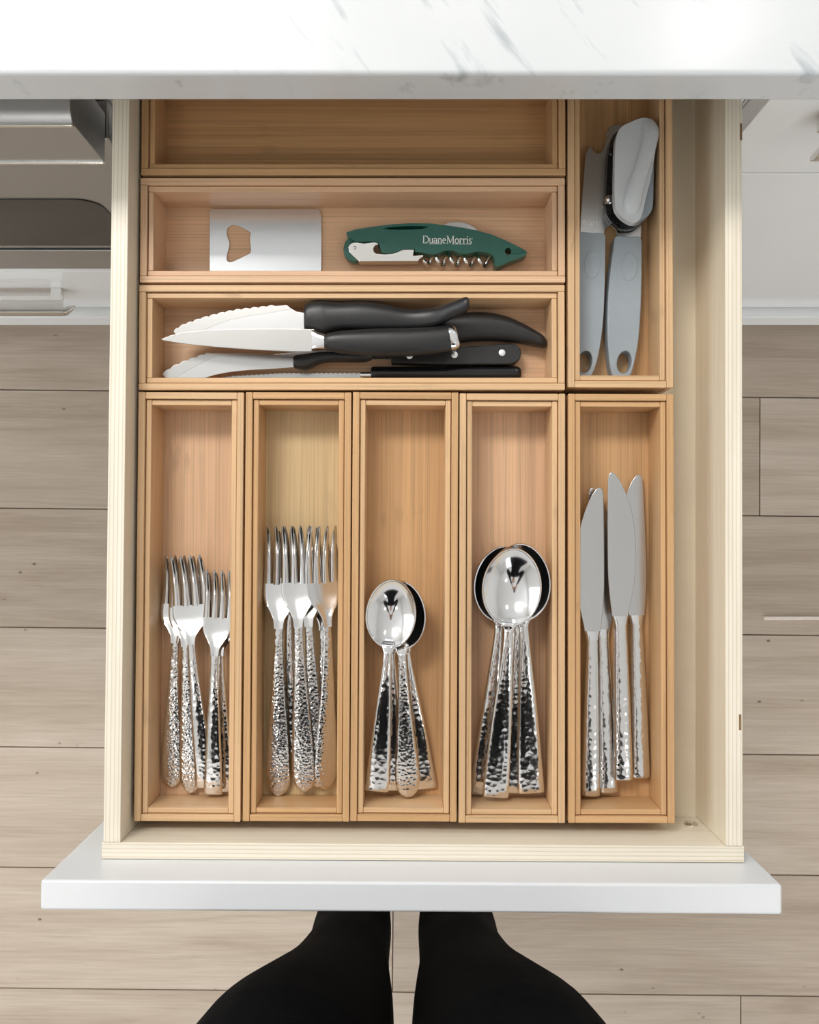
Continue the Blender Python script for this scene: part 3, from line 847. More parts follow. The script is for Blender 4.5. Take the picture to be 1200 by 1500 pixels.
def tknife(side, label, tail, tip, zt, zp, roll=0):
    return place('table_knife', 'knife_%d' % side, lambda: knife_meshes(side), KN_L, label, 'knife', 'table knives in their tray', tail, tip, Z0 + zt, Z0 + zp, roll, T_KNIFE)
tknife(1, 'table knife lying straight against the outer tray wall', (936, 1138), (925, 693), 0.0002, 0.0002)
tknife(-1, 'table knife with darker blade under its neighbour', (889, 1160), (874, 712), 0.0002, 0.0004)
tknife(-1, 'table knife with long bright blade crossing over the outer knife', (911, 1141), (903, 695), 0.0004, 0.0034)
tknife(1, 'table knife on top with its blade leaning over the dark one', (863, 1164), (868, 714), 0.0004, 0.0036)

# ------------------------------------------------------------------ bottle opener
zo = Z0 + 0.0004
ol = pxw([(310, 308), (466, 308), (469, 311), (471, 320), (471, 412), (468, 415), (310, 415), (307, 412), (307, 311)], zo + 0.0014)
hole = pxw(closed_catmull([(333, 337), (338, 332.5), (347, 332), (358, 337), (367, 342.5), (366, 350), (366.5, 358), (367.5, 366), (366, 372.5), (356, 378), (345, 383.5), (336, 386), (332, 381), (333.5, 372), (336, 362), (335.5, 354), (332.5, 346)], 2), zo + 0.0014)
ob = plate('bottle_opener', ol, zo, zo + 0.0014, M_OPENER, None, [hole], bevel=0.0005)
settle(ob, T_OPEN)
tag(ob, 'flat steel bottle opener plate with a shaped cut-out', 'bottle opener')

# ------------------------------------------------------------------ corkscrew
def zc1(pts): return [(500 + x / 7.5, 310 + y / 7.5) for x, y in pts]
def zc2(pts): return [(640 + x / 7.5, 310 + y / 7.5) for x, y in pts]
ck = thing('corkscrew', 'dark green folding corkscrew with white lettering and steel spiral', 'corkscrew')
zk0, zk1 = Z0 + 0.0025, Z0 + 0.0135
green = zc1([(55, 245), (60, 225), (150, 195), (350, 165), (560, 138), (750, 126), (950, 128), (1050, 135)]) + \
    zc2([(0, 140), (150, 155), (300, 178), (450, 208), (600, 250), (750, 312), (880, 375), (970, 422), (993, 445), (985, 475), (940, 500), (800, 548), (700, 598), (660, 608), (632, 590), (635, 540), (622, 490), (585, 462), (520, 445), (440, 435), (340, 458), (250, 460), (180, 425), (90, 428), (0, 462)]) + \
    zc1([(1000, 470), (950, 462), (880, 450), (815, 440), (805, 412), (680, 410), (620, 435), (540, 458), (470, 460), (435, 440), (430, 400), (410, 345), (360, 325), (220, 335), (150, 320), (85, 280)])
hole = pxw([(640 + (785 + 36 * math.cos(a)) / 7.5, 310 + (435 + 40 * math.sin(a)) / 7.5) for a in [2 * math.pi * k / 18 for k in range(18)]], zk1)
slot = zc1([(455, 187), (530, 171), (640, 160), (760, 156), (880, 160), (960, 166), (890, 187), (780, 196), (640, 198), (530, 195)])
plate('handle', pxw(green, zk1), zk0, zk1, M_GREEN, ck, [hole, pxw(slot, zk1)], bevel=0.0007, seg=3)
plate('blade_slot', pxw([(u, v + 0.4) for u, v in slot], zk1), zk0 + 0.0002, zk0 + 0.0020, M_GREEN, ck)
ridge = zc2([(825, 415), (860, 412), (985, 442), (860, 470), (825, 462), (840, 440)])
plate('ridge', pxw(ridge, zk1), zk1 - 0.001, zk1 + 0.0006, M_GREEN, ck, bevel=0.0005)
foil = zc2([(60, 150), (130, 122), (210, 112), (290, 120), (370, 150), (440, 195), (440, 215), (300, 190), (60, 165)])
plate('foil_blade', pxw(foil, Z0 + 0.008), Z0 + 0.0072, Z0 + 0.0088, M_SATIN, ck, bevel=0.0003)
pivot = zc1([(80, 285), (40, 330), (22, 400), (32, 470), (65, 520), (120, 548), (200, 550), (240, 500), (240, 380), (180, 320), (120, 300)])
plate('pivot_block', pxw(pivot, Z0 + 0.0105), zk0, Z0 + 0.0105, M_GREEN, ck, bevel=0.001)
lever = zc1([(75, 400), (88, 365), (120, 338), (160, 332), (250, 345), (360, 332), (400, 340), (412, 362), (372, 372), (355, 400), (360, 435), (385, 458), (470, 466), (550, 460), (620, 438), (680, 412), (798, 412), (800, 440), (790, 475), (800, 480), (905, 470), (900, 495), (860, 520), (845, 545), (195, 548), (130, 490), (85, 440)])
plate('lever', pxw(lever, Z0 + 0.0125), Z0 + 0.0040, Z0 + 0.0125, M_NICKEL, ck, bevel=0.0005)
p = W(500 + 148 / 7.5, 310 + 398 / 7.5, Z0 + 0.0125)
v, f = ellipsoid_vf((p.x, p.y, Z0 + 0.0125), 0.0013, 0.0013, 0.0009); mesh_obj('rivet', v, f, M_STEEL, ck, smooth=True)
# the worm
A = W(500 + 905 / 7.5, 310 + 540 / 7.5, Z0 + 0.0064); B = W(640 + 590 / 7.5, 310 + 560 / 7.5, Z0 + 0.0064)
ax = (B - A).normalized(); sd = Vector((0, 0, 1)).cross(ax); L = (B - A).length
pts = []; rad = []
for k in range(161):
    t = k / 160; ph = 2 * math.pi * 4.75 * t + 1.9
    rr = 0.0043 * min(1, 0.25 + t * 9)
    pts.append(A + ax * (L * t) + sd * (rr * math.cos(ph)) + Vector((0, 0, rr * math.sin(ph))))
    rad.append(0.00155 if t < 0.94 else 0.00155 * (1 - t) / 0.06 + 0.00012)
v, f = tube_vf(pts, rad, 8); mesh_obj('worm', v, f, M_NICKEL, ck, smooth=True, angle=70)

# lettering as thin serif strokes; each glyph = list of (polyline, widths) in a unit box
def bez(p0, p1, p2, n=6):
    return [((1 - t) ** 2 * p0[0] + 2 * t * (1 - t) * p1[0] + t * t * p2[0], (1 - t) ** 2 * p0[1] + 2 * t * (1 - t) * p1[1] + t * t * p2[1]) for t in [k / n for k in range(n + 1)]]
def ell(cx, cy, rx, ry, a0, a1, n=14):
    return [(cx + rx * math.cos(R(a0 + (a1 - a0) * k / n)), cy + ry * math.sin(R(a0 + (a1 - a0) * k / n))) for k in range(n + 1)]
TH_, TK = 0.055, 0.125
GLY = {
 'D': (0.80, [([(0.14, 0), (0.14, 1)], TK), ([(0.0, 0.03), (0.35, 0.03)], TH_), ([(0.0, 0.97), (0.35, 0.97)], TH_), (ell(0.33, 0.5, 0.40, 0.47, -90, 90), 0.10)]),
 'M': (1.02, [([(0.14, 0), (0.16, 1)], TH_), ([(0.16, 1), (0.50, 0.05)], TK), ([(0.50, 0.05), (0.82, 1)], TH_), ([(0.84, 1), (0.86, 0)], TK), ([(0.02, 0.03), (0.27, 0.03)], TH_), ([(0.70, 0.03), (1.0, 0.03)], TH_), ([(0.02, 0.97), (0.18, 0.97)], TH_), ([(0.82, 0.97), (0.98, 0.97)], TH_)]),
 'u': (0.56, [([(0.10, 0.64), (0.10, 0.2)] + ell(0.25, 0.17, 0.15, 0.14, 180, 350), 0.09), ([(0.42, 0.66), (0.42, 0.02)], TK), ([(0.0, 0.65), (0.12, 0.65)], TH_), ([(0.42, 0.03), (0.53, 0.03)], TH_)]),
 'a': (0.47, [(ell(0.19, 0.48, 0.16, 0.17, 160, 0), 0.08), ([(0.35, 0.48), (0.35, 0.05), (0.45, 0.04)], TK), (ell(0.19, 0.20, 0.15, 0.17, 70, 320), 0.09)]),
 'n': (0.58, [([(0.12, 0.66), (0.12, 0)], TK), (ell(0.28, 0.46, 0.16, 0.18, 170, 0) + [(0.44, 0.02)], 0.10), ([(0.0, 0.03), (0.23, 0.03)], TH_), ([(0.33, 0.03), (0.56, 0.03)], TH_), ([(0.0, 0.64), (0.12, 0.64)], TH_)]),
 'e': (0.48, [([(0.06, 0.37), (0.42, 0.37)], TH_), (ell(0.23, 0.33, 0.18, 0.31, 8, 310), 0.09)]),
 'o': (0.54, [(ell(0.26, 0.33, 0.20, 0.31, 0, 360, 20), 0.10)]),
 'r': (0.44, [([(0.12, 0.66), (0.12, 0)], TK), (ell(0.32, 0.40, 0.18, 0.23, 165, 70), 0.07), ([(0.36, 0.63), (0.42, 0.52)], 0.11), ([(0.02, 0.03), (0.24, 0.03)], TH_), ([(0.04, 0.64), (0.12, 0.64)], TH_)]),
 'i': (0.28, [([(0.13, 0.64), (0.13, 0)], TK), ([(0.02, 0.03), (0.25, 0.03)], TH_), ([(0.02, 0.62), (0.13, 0.62)], TH_), ([(0.13, 0.82), (0.13, 0.93)], TK)]),
 's': (0.40, [(ell(0.19, 0.48, 0.13, 0.16, 30, 270, 10) + ell(0.19, 0.17, 0.14, 0.15, 90, -150, 10), 0.085)]),
 'C': (0.85, [(ell(0.45, 0.5, 0.38, 0.48, 45, 315), 0.13)]), 'H': (0.85, [([(0.1, 0), (0.1, 1)], 0.13), ([(0.7, 0), (0.7, 1)], 0.13), ([(0.1, 0.5), (0.7, 0.5)], 0.12)]),
 'I': (0.36, [([(0.14, 0), (0.14, 1)], 0.13)]), 'N': (0.88, [([(0.1, 0), (0.1, 1)], 0.13), ([(0.1, 1), (0.7, 0)], 0.12), ([(0.7, 0), (0.7, 1)], 0.13)]),
 'A': (0.85, [([(0.05, 0), (0.4, 1)], 0.12), ([(0.4, 1), (0.75, 0)], 0.13), ([(0.17, 0.35), (0.63, 0.35)], 0.10)]),
}
def ribbon(poly, w):
    P = [Vector((a, b)) for a, b in poly]; V, Fc = [], []
    for i, p in enumerate(P):
        d = P[min(i + 1, len(P) - 1)] - P[max(i - 1, 0)]
        if d.length < 1e-9: d = Vector((1, 0))
        d.normalize(); n = Vector((-d.y, d.x)) * (w / 2)
        V += [p + n, p - n]
        if i: Fc.append((2 * i - 2, 2 * i - 1, 2 * i + 1, 2 * i))
    return V, Fc
def lettering(text, start, end, height, z, mat, parent, heights=None, extra=None):
    """text baseline between two pixels"""
    a, b = W(*start, z), W(*end, z); d = b - a
    total = sum(GLY[ch][0] for ch in text); sx = d.length / total
    xh = d.normalized(); yh = Vector((-xh.y, xh.x, 0)); x = 0; V, Fc = [], []
    for ch in text:
        adv, strokes = GLY[ch]
        for poly, w in strokes:
            rv, rf = ribbon([(p[0], p[1] * height / sx) for p in poly], w)
            n = len(V)
            V += [a + xh * ((x + q.x) * sx) + yh * (q.y * sx) for q in rv]; Fc += [tuple(i + n for i in g) for g in rf]
        x += adv
    for poly, w in (extra or []):
        rv, rf = ribbon(poly, w); n = len(V)
        V += [a + xh * q.x * d.length + yh * q.y * d.length for q in rv]; Fc += [tuple(i + n for i in g) for g in rf]
    n = len(V)
    return mesh_obj('lettering', V, Fc, mat, parent)
zl = zk1 + 0.0002
le = lettering('DuaneMorris', (619.0, 356.3), (691.5, 356.9), 0.0056, zl, M_INK, ck,
          extra=[([(0.125, -0.012), (0.395, -0.012)], 0.008), ([(0.60, -0.012), (0.985, -0.012)], 0.008), ([(1.002, 0.10), (1.014, 0.10)], 0.012)])
le['label'] = 'white printed lettering'
settle(ck, T_OPEN)

# ------------------------------------------------------------------ can opener
def zq(pts): return [(820 + x / 3.26, 140 + y / 3.26) for x, y in pts]
co = thing('can_opener', 'grey-handled can opener with steel plates and turning knob', 'can opener')
def opener_handle(pts, hole_c, dent_c, z0, z1):
    o = pxw(closed_catmull(zq(pts), 3), z1)
    h = pxw(zq(arc_pts(hole_c[0], hole_c[1], 34, 54, 24, R(10))), z1)
    hd = plate('handle', o, z0, z1, M_GREYPL, co, [h], bevel=0.0050, seg=5)
    dn = zq(arc_pts(dent_c[0], dent_c[1], 37, 66, 28, R(4)))
    P = pxw(dn, z1); c = sum((Vector(q) for q in P), Vector((0, 0))) / len(P)
    rings = []
    for k, (s, dz) in enumerate(((1.04, 0.0001), (0.98, 0.0004), (0.90, 0.00005), (0.6, -0.0001), (0.3, 0.00006))):
        rings.append([(c.x + (q[0] - c.x) * s, c.y + (q[1] - c.y) * s, z1 + dz + 0.0001) for q in P])
    v, f = rings_vf(rings); mesh_obj('thumb_dent', v, f, M_GREYPL, hd, smooth=True, angle=80)
opener_handle([(106, 668), (165, 668), (225, 672), (230, 720), (229, 850), (226, 980), (220, 1090), (208, 1190), (190, 1280), (168, 1340), (140, 1364), (100, 1362), (90, 1340), (88, 1240), (88, 1050), (91, 880), (98, 740)], (134, 1284), (168, 820), Z0 + 0.0010, Z0 + 0.0130)
opener_handle([(280, 684), (340, 686), (400, 690), (406, 760), (405, 900), (400, 1050), (390, 1180), (370, 1290), (348, 1355), (310, 1366), (272, 1360), (252, 1300), (241, 1150), (243, 1000), (255, 850), (270, 740)], (322, 1286), (345, 830), Z0 + 0.0010, Z0 + 0.0130)
lp = zq([(110, 690), (112, 600), (125, 430), (135, 290), (150, 265), (166, 257), (172, 275), (190, 288), (208, 285), (222, 262), (240, 214), (231, 200), (236, 185), (247, 180), (245, 165), (262, 155), (310, 152), (325, 162), (320, 300), (310, 420), (320, 560), (300, 605), (230, 645), (222, 690)])
zp_ = Z0 + 0.0080
plate('blade_plate', pxw(lp, zp_), zp_ - 0.0016, zp_, M_SATIN, co, bevel=0.0003)
rp = zq([(282, 705), (285, 660), (250, 625), (240, 560), (300, 500), (420, 480), (440, 560), (405, 615), (402, 705)])
plate('gear_plate', pxw(rp, zp_ - 0.002), zp_ - 0.0038, zp_ - 0.0020, M_SATIN, co, bevel=0.0003)
dk = zq(closed_catmull([(285, 185), (250, 255), (238, 380), (232, 520), (240, 590), (290, 645), (350, 652), (400, 625), (425, 560), (425, 420), (425, 260), (380, 190)], 3))
plate('gear_housing', pxw(dk, zp_ + 0.004), zp_ + 0.0002, zp_ + 0.0045, M_DARKMETAL, co, bevel=0.001)
p = W(820 + 252 / 3.26, 140 + 507 / 3.26, zp_ + 0.006)
v, f = ellipsoid_vf((p.x, p.y, zp_ + 0.0048), 0.0037, 0.0037, 0.0026, 20, 10); mesh_obj('bolt', v, f, M_STEEL, co, smooth=True)
p = W(820 + 262 / 3.26, 140 + 285 / 3.26, zp_ + 0.006)
v, f = ellipsoid_vf((p.x, p.y, zp_ + 0.0045), 0.0022, 0.0022, 0.0016, 16, 8); mesh_obj('bolt', v, f, M_DARKMETAL, co, smooth=True)
kb = zq(closed_catmull([(320, 180), (300, 300), (300, 450), (330, 560), (380, 610), (430, 590), (458, 545), (462, 430), (462, 330), (440, 220), (380, 170)], 3))
kn = empty('knob'); kn.parent = co
plate('knob_base', pxw(kb, zp_ + 0.017), zp_ + 0.0047, zp_ + 0.0170, M_GREYPL, kn, bevel=0.002, seg=3)
wing = zq(closed_catmull([(282, 220), (305, 165), (345, 142), (400, 120), (440, 122), (472, 150), (481, 200), (472, 270), (450, 400), (425, 500), (404, 590), (372, 620), (330, 606), (292, 570), (276, 520), (276, 360)], 3))
zw = zp_ + 0.0240
plate('knob_wing', pxw(wing, zw), zp_ + 0.0171, zw, M_GREYKNOB, kn, bevel=0.0022, seg=4)
# raised fin running down the wing
fin = [((430, 128), 26), ((452, 175), 38), ((438, 260), 36), ((408, 360), 36), ((378, 450), 40), ((362, 530), 42), ((360, 575), 22)]
st = []
for i, (c, hw) in enumerate(fin):
    a = W(*zq([c])[0], zw + 0.002); q0 = W(*zq([fin[max(i - 1, 0)][0]])[0], zw + 0.002); q1 = W(*zq([fin[min(i + 1, len(fin) - 1)][0]])[0], zw + 0.002)
    d = (q1 - q0).normalized(); s = Vector((d.y, -d.x, 0)); h = [0.0022, 0.0044, 0.005, 0.005, 0.0048, 0.004, 0.0016][i]
    st.append((tuple(Vector((a.x, a.y, zw - 0.0012))) + (hw / 3.26 / 2000.0, h)))
st = catmull(st, 4)
stl = []
for i, q in enumerate(st):
    d = Vector(st[min(i + 1, len(st) - 1)][:3]) - Vector(st[max(i - 1, 0)][:3]); d.normalize()
    stl.append((q[:3], Vector((d.y, -d.x, 0)) * q[3], (0, 0, q[4])))
v, f = loft(stl, n=20, p=2.8); mesh_obj('knob_fin', v, f, M_GREYKNOB, kn, smooth=True, angle=60)
ls = lettering('CHINA', (857.3, 334.0), (884.5, 335.5), 0.0036, zp_ + 0.00015, M_STAMP, co); ls['label'] = 'stamped lettering'
settle(co, T_CAN)

# ------------------------------------------------------------------ steak and kitchen knives
def z3(pts): return [(190 + x / 3.6364, 400 + y / 3.6364) for x, y in pts]
def z4(pts): return [(500 + x / 3.4286, 400 + y / 3.4286) for x, y in pts]
def scallop(pts, sub, depth):
    """serrated run: little arcs between successive points, bulging outwards"""
    out = []
    for (a, b), (c, d) in zip(pts[:-1], pts[1:]):
        nx, ny = (d - b), -(c - a); ln = math.hypot(nx, ny); nx, ny = nx / ln, ny / ln
        for k in range(sub):
            t = k / sub; h = depth * math.sin(math.pi * t) ** 0.8
            out.append((a + (c - a) * t + nx * h, b + (d - b) * t + ny * h))
    out.append(pts[-1]); return out
def grip(name, st, parent, mat, n=18, p=2.6, sub=4):
    """st: (u, v_top, v_bottom, z centre, half height)"""
    S = []
    for u, vt, vb, z, h in catmull(st, sub):
        a, b = W(u, vt, z), W(u, vb, z)
        S.append(((a + b) / 2, (a - b) / 2, Vector((0, 0, h))))
    v, f = loft(S, n=n, p=p); return mesh_obj(name, v, f, mat, parent, smooth=True, angle=60)
def blade(pts, z0, z1, parent, mat=M_BLADE, slope=0.0, uref=450, name='blade', bev=0.0003):
    c = W(uref, 490, z0).x
    return plate(name, pxw(pts, z1), z0, z1, mat, parent, bevel=bev, zfun=(lambda x, y: slope * (x - c)) if slope else None)
KG = 'black handled kitchen knives'
def kitchen_knife(label): return thing('kitchen_knife', label, 'knife', (0, 0, 0), 0, KG)

# the under layer
k = kitchen_knife('serrated knife with glossy round black handle along the tray wall')
zE = Z0 + 0.0056
grip('handle', [(543.5, 540, 553, zE, 0.0034), (546, 537.5, 556.5, zE, 0.0048), (560, 537.0, 557, zE, 0.0050), (650, 537.6, 557, zE, 0.0050), (735, 537, 557, zE, 0.0050), (757, 537, 556.5, zE, 0.0049), (763, 541, 553, zE, 0.0034)], k, M_GLOSSBLK)
grip('ferrule', [(528, 545, 553, zE, 0.0016), (545, 544.5, 553.5, zE, 0.0019)], k, M_STEEL)
run = [(325 + i * 6.8, 553.0 - 5.5 * min(1, (i + 1) / 14)) for i in range(31)]
blade(scallop(run, 4, 1.5) + [(535, 557.5), (420, 560), (335, 558)], zE - 0.0005, zE + 0.0005, k, M_BLADE, bev=0.0001)
settle(k, T_STEAK)
k = kitchen_knife('knife with flat black riveted handle under the others')
zD = Z0 + 0.0075
hnd = z4([(250, 385), (420, 378), (590, 370), (720, 362), (850, 352)]) + z4([(880, 358), (900, 378), (905, 402), (898, 430), (878, 450), (850, 458)]) + z4([(600, 458), (400, 455), (250, 450)])
h = plate('handle', pxw(hnd, zD + 0.0055), zD - 0.0055, zD + 0.0055, M_BLACKPL, k, bevel=0.0016, seg=3)
for u, v_ in ((735.7, 516.6), (666, 519.5), (600, 521)):
    q = W(u, v_, zD + 0.0056); vv, ff = loft([((q.x, q.y, zD + 0.0045), (0.0024, 0, 0), (0, 0.0024, 0)), ((q.x, q.y, zD + 0.0057), (0.0024, 0, 0), (0, 0.0024, 0)), ((q.x, q.y, zD + 0.0060), (0.0018, 0, 0), (0, 0.0018, 0))], n=18, p=2)
    mesh_obj('rivet', vv, ff, M_RIVET, h, smooth=True, angle=50)
blade([(400, 519), (460, 513), (580, 513), (580, 526), (450, 527)], zD - 0.0006, zD + 0.0006, k, M_BLADE)
settle(k, T_STEAK)
k = kitchen_knife('knife with black handle whose downturned end sticks out beyond the others')
zFk = Z0 + 0.0095
grip('handle', [(560, 476, 496, zFk, 0.0035), (566, 472, 500, zFk, 0.0065), (600, 473, 500, zFk, 0.0080), (640, 466, 502, zFk, 0.0085), (668, 461.5, 502.5, zFk, 0.0088), (690, 458, 500.5, zFk, 0.0088), (715, 458.5, 499.5, zFk, 0.0086), (740, 463.5, 500.5, zFk, 0.0082), (765, 474, 503.5, zFk, 0.0076), (785, 485, 508, zFk, 0.0068), (796, 492, 510, zFk, 0.0058), (801, 499, 508, zFk, 0.0030)], k, M_BLACKPL)
blade([(380, 478), (440, 470), (562, 474), (562, 494), (450, 492)], zFk - 0.0006, zFk + 0.0006, k)
settle(k, T_STEAK)
k = kitchen_knife('serrated steak knife with broad curved blade lowest in the pile')
zC = Z0 + 0.0060
bl = scallop(z3([(190, 551), (232, 520), (278, 496), (324, 478), (370, 461), (412, 447), (440, 439)]), 5, 2.0) + z3([(600, 440), (885, 455), (890, 512), (760, 521), (640, 527), (540, 538), (470, 552), (400, 572), (300, 578), (215, 572), (200, 560)])
blade(bl, zC - 0.0006, zC + 0.0008, k, M_SATIN)
ge = scallop(z3([(196, 551), (234, 523), (279, 499), (325, 481), (371, 464), (412, 450), (440, 442)]), 5, 1.8) + z3([(500, 444), (430, 474), (340, 520), (270, 562), (215, 566)])
blade(ge, zC + 0.0007, zC + 0.0010, k, M_BLADE, name='ground_edge', bev=0)
grip('handle', [(432.5, 527, 541, zC, 0.0030), (435, 524, 543.5, zC, 0.0056), (450, 522, 545.5, zC, 0.0060), (462, 520, 540, zC, 0.0058), (475, 519, 535, zC, 0.0056), (500, 518, 533.5, zC, 0.0056), (530, 516, 534, zC, 0.0056), (545, 516, 531, zC, 0.0040)], k, M_BLACKPL)
settle(k, T_STEAK)

# the upper layer
k = kitchen_knife('serrated steak knife with contoured black handle at the back wall')
zA = Z0 + 0.0200
bl = scallop(z3([(235, 301), (262, 279), (300, 262), (338, 249), (380, 234), (425, 223), (468, 212), (512, 202), (556, 194), (600, 188), (645, 184), (690, 180), (735, 175), (780, 171)]), 5, 1.9) + z3([(845, 168), (862, 184), (895, 203), (945, 212), (945, 310), (800, 312), (600, 316), (420, 323), (285, 333), (250, 318)])
blade(bl, zA - 0.0006, zA + 0.0008, k, M_SATIN, slope=0.06, uref=448)
ge = scallop(z3([(240, 300), (262, 281), (300, 264), (338, 251), (380, 236), (425, 225), (468, 214), (512, 204), (556, 196), (600, 190), (645, 186), (690, 182), (735, 177), (780, 173)]), 5, 1.7) + z3([(838, 172), (860, 190), (760, 206), (640, 222), (540, 240), (460, 266), (380, 300), (300, 326), (256, 316)])
blade(ge, zA + 0.0007, zA + 0.0010, k, M_BLADE, slope=0.06, uref=448, name='ground_edge', bev=0)
grip('handle', [(447.5, 449, 483, zA, 0.0042), (450, 446.5, 486, zA, 0.0068), (460, 442, 486.5, zA, 0.0074), (472, 440.5, 490.5, zA, 0.0078), (482, 442, 489, zA, 0.0078), (500, 443.5, 484.5, zA, 0.0080), (530, 442, 485.5, zA, 0.0086), (560, 445.5, 486, zA, 0.0088), (600, 453.5, 485.5, zA, 0.0088), (635, 450.5, 481, zA + 0.004, 0.0086), (658, 443.5, 467.5, zA + 0.0115, 0.0080), (675, 437.5, 460, zA + 0.0180, 0.0072), (683, 435.8, 456, zA + 0.0205, 0.0060), (686.5, 439, 451, zA + 0.0215, 0.0030)], k, M_BLACKPL)
settle(k, T_STEAK)
k = kitchen_knife('pointed chef knife with smooth blade and steel-capped black handle')
zBk = Z0 + 0.0170
bl = z3([(190, 373), (240, 354), (300, 339), (440, 324), (600, 321), (800, 321), (997, 325), (982, 441), (900, 441), (700, 431), (500, 416), (350, 401), (260, 389), (205, 379)])
blade(bl, zBk - 0.0007, zBk + 0.0009, k, M_BLADE, slope=0.03, uref=478)
grip('bolster', [(461, 490, 518.5, zBk, 0.0016), (470, 494, 517.5, zBk, 0.0028), (481, 497, 518, zBk, 0.0040)], k, M_STEEL)
grip('handle', [(478.5, 499, 517, zBk, 0.0042), (482, 497, 519, zBk, 0.0062), (500, 493, 523.5, zBk, 0.0074), (550, 489.5, 528, zBk, 0.0080), (600, 488.5, 528, zBk, 0.0082), (640, 486.5, 524.5, zBk, 0.0080), (659, 484, 521.5, zBk, 0.0077)], k, M_BLACKPL)
S = []
for (ua, va), (ub, vb), hh in (((654, 484.5), (660, 521.5), 0.0078), ((659, 484.0), (666, 520), 0.0081), ((664, 486), (671, 518), 0.0078), ((667, 491), (673, 515), 0.0050)):
    a, b = W(ua, va, zBk), W(ub, vb, zBk); S.append(((a + b) / 2, (a - b) / 2, Vector((0, 0, hh))))
v, f = loft(S, n=18, p=2.6); mesh_obj('end_cap', v, f, M_STEEL, k, smooth=True, angle=60)
settle(k, T_STEAK)

# ------------------------------------------------------------------ thin pale strip on the floor
a, b = W(1119, 905.5, 0.003), W(1290, 906.5, 0.003)
st = box('pale_floor_strip', a.x, b.x, a.y - 0.0028, a.y + 0.0028, 0.0002, 0.0050, M_STRIP, bevel=0.001)
tag(st, 'thin pale strip lying on the oak floor', 'stick')

# ------------------------------------------------------------------ the person taking the picture
def ring_tube(st, n=20):
    """horizontal elliptical rings: (x, y, z, rx, ry)"""
    st = catmull(st, 3)
    return rings_vf([[(x + rx * math.cos(2 * math.pi * k / n), y + ry * math.sin(2 * math.pi * k / n), z) for k in range(n)] for x, y, z, rx, ry in st])
def limb(st, n=14):
    st = catmull(st, 3)
    return tube_vf([s[:3] for s in st], [s[3] for s in st], n)
parts = []
PX = -0.006
LEG = [(0.062, -0.510, 0.05, 0.036, 0.046), (0.064, -0.508, 0.16, 0.040, 0.046), (0.066, -0.508, 0.28, 0.049, 0.056), (0.066, -0.500, 0.36, 0.049, 0.056), (0.066, -0.478, 0.45, 0.050, 0.058),
       (0.070, -0.465, 0.54, 0.060, 0.066), (0.078, -0.445, 0.64, 0.071, 0.079), (0.085, -0.422, 0.74, 0.079, 0.090), (0.087, -0.412, 0.82, 0.082, 0.098), (0.089, -0.420, 0.90, 0.083, 0.105), (0.084, -0.438, 0.975, 0.074, 0.090)]
for s in (-1, 1):
    parts.append(ring_tube([(PX + s * x, y, z, rx, ry) for x, y, z, rx, ry in LEG]))
    parts.append(limb([(PX + s * 0.062, -0.535, 0.050, 0.036), (PX + s * 0.064, -0.50, 0.052, 0.042), (PX + s * 0.068, -0.44, 0.042, 0.040), (PX + s * 0.072, -0.385, 0.034, 0.033), (PX + s * 0.074, -0.355, 0.030, 0.022)]))
parts.append(ring_tube([(PX, -0.445, 0.84, 0.10, 0.07), (PX, -0.445, 0.90, 0.168, 0.108), (PX, -0.448, 0.97, 0.165, 0.106), (PX, -0.45, 1.05, 0.138, 0.092), (PX, -0.45, 1.13, 0.134, 0.090), (PX, -0.448, 1.22, 0.150, 0.102), (PX, -0.45, 1.30, 0.165, 0.098), (PX, -0.455, 1.355, 0.150, 0.075), (PX, -0.452, 1.385, 0.075, 0.055), (PX, -0.445, 1.42, 0.052, 0.052), (PX, -0.430, 1.46, 0.050, 0.052)]))
HC = Vector((PX, -0.395, 1.535))
hd = [ellipsoid_vf((0, 0, 0.015), 0.074, 0.095, 0.095, 20, 14), ellipsoid_vf((0, 0.030, -0.045), 0.055, 0.058, 0.068, 18, 12), ellipsoid_vf((0, 0.098, -0.022), 0.011, 0.016, 0.020, 10, 8), ellipsoid_vf((0, 0.086, -0.078), 0.022, 0.014, 0.016, 10, 8)]
for s in (-1, 1): hd.append(ellipsoid_vf((s * 0.076, -0.002, -0.012), 0.010, 0.020, 0.030, 10, 8))
HR = Matrix.Rotation(R(-32), 3, 'X')
for v, f in hd: parts.append(([HC + HR @ Vector(q) for q in v], f))
PHX, PHZ = -0.024, 1.4315        # phone centre
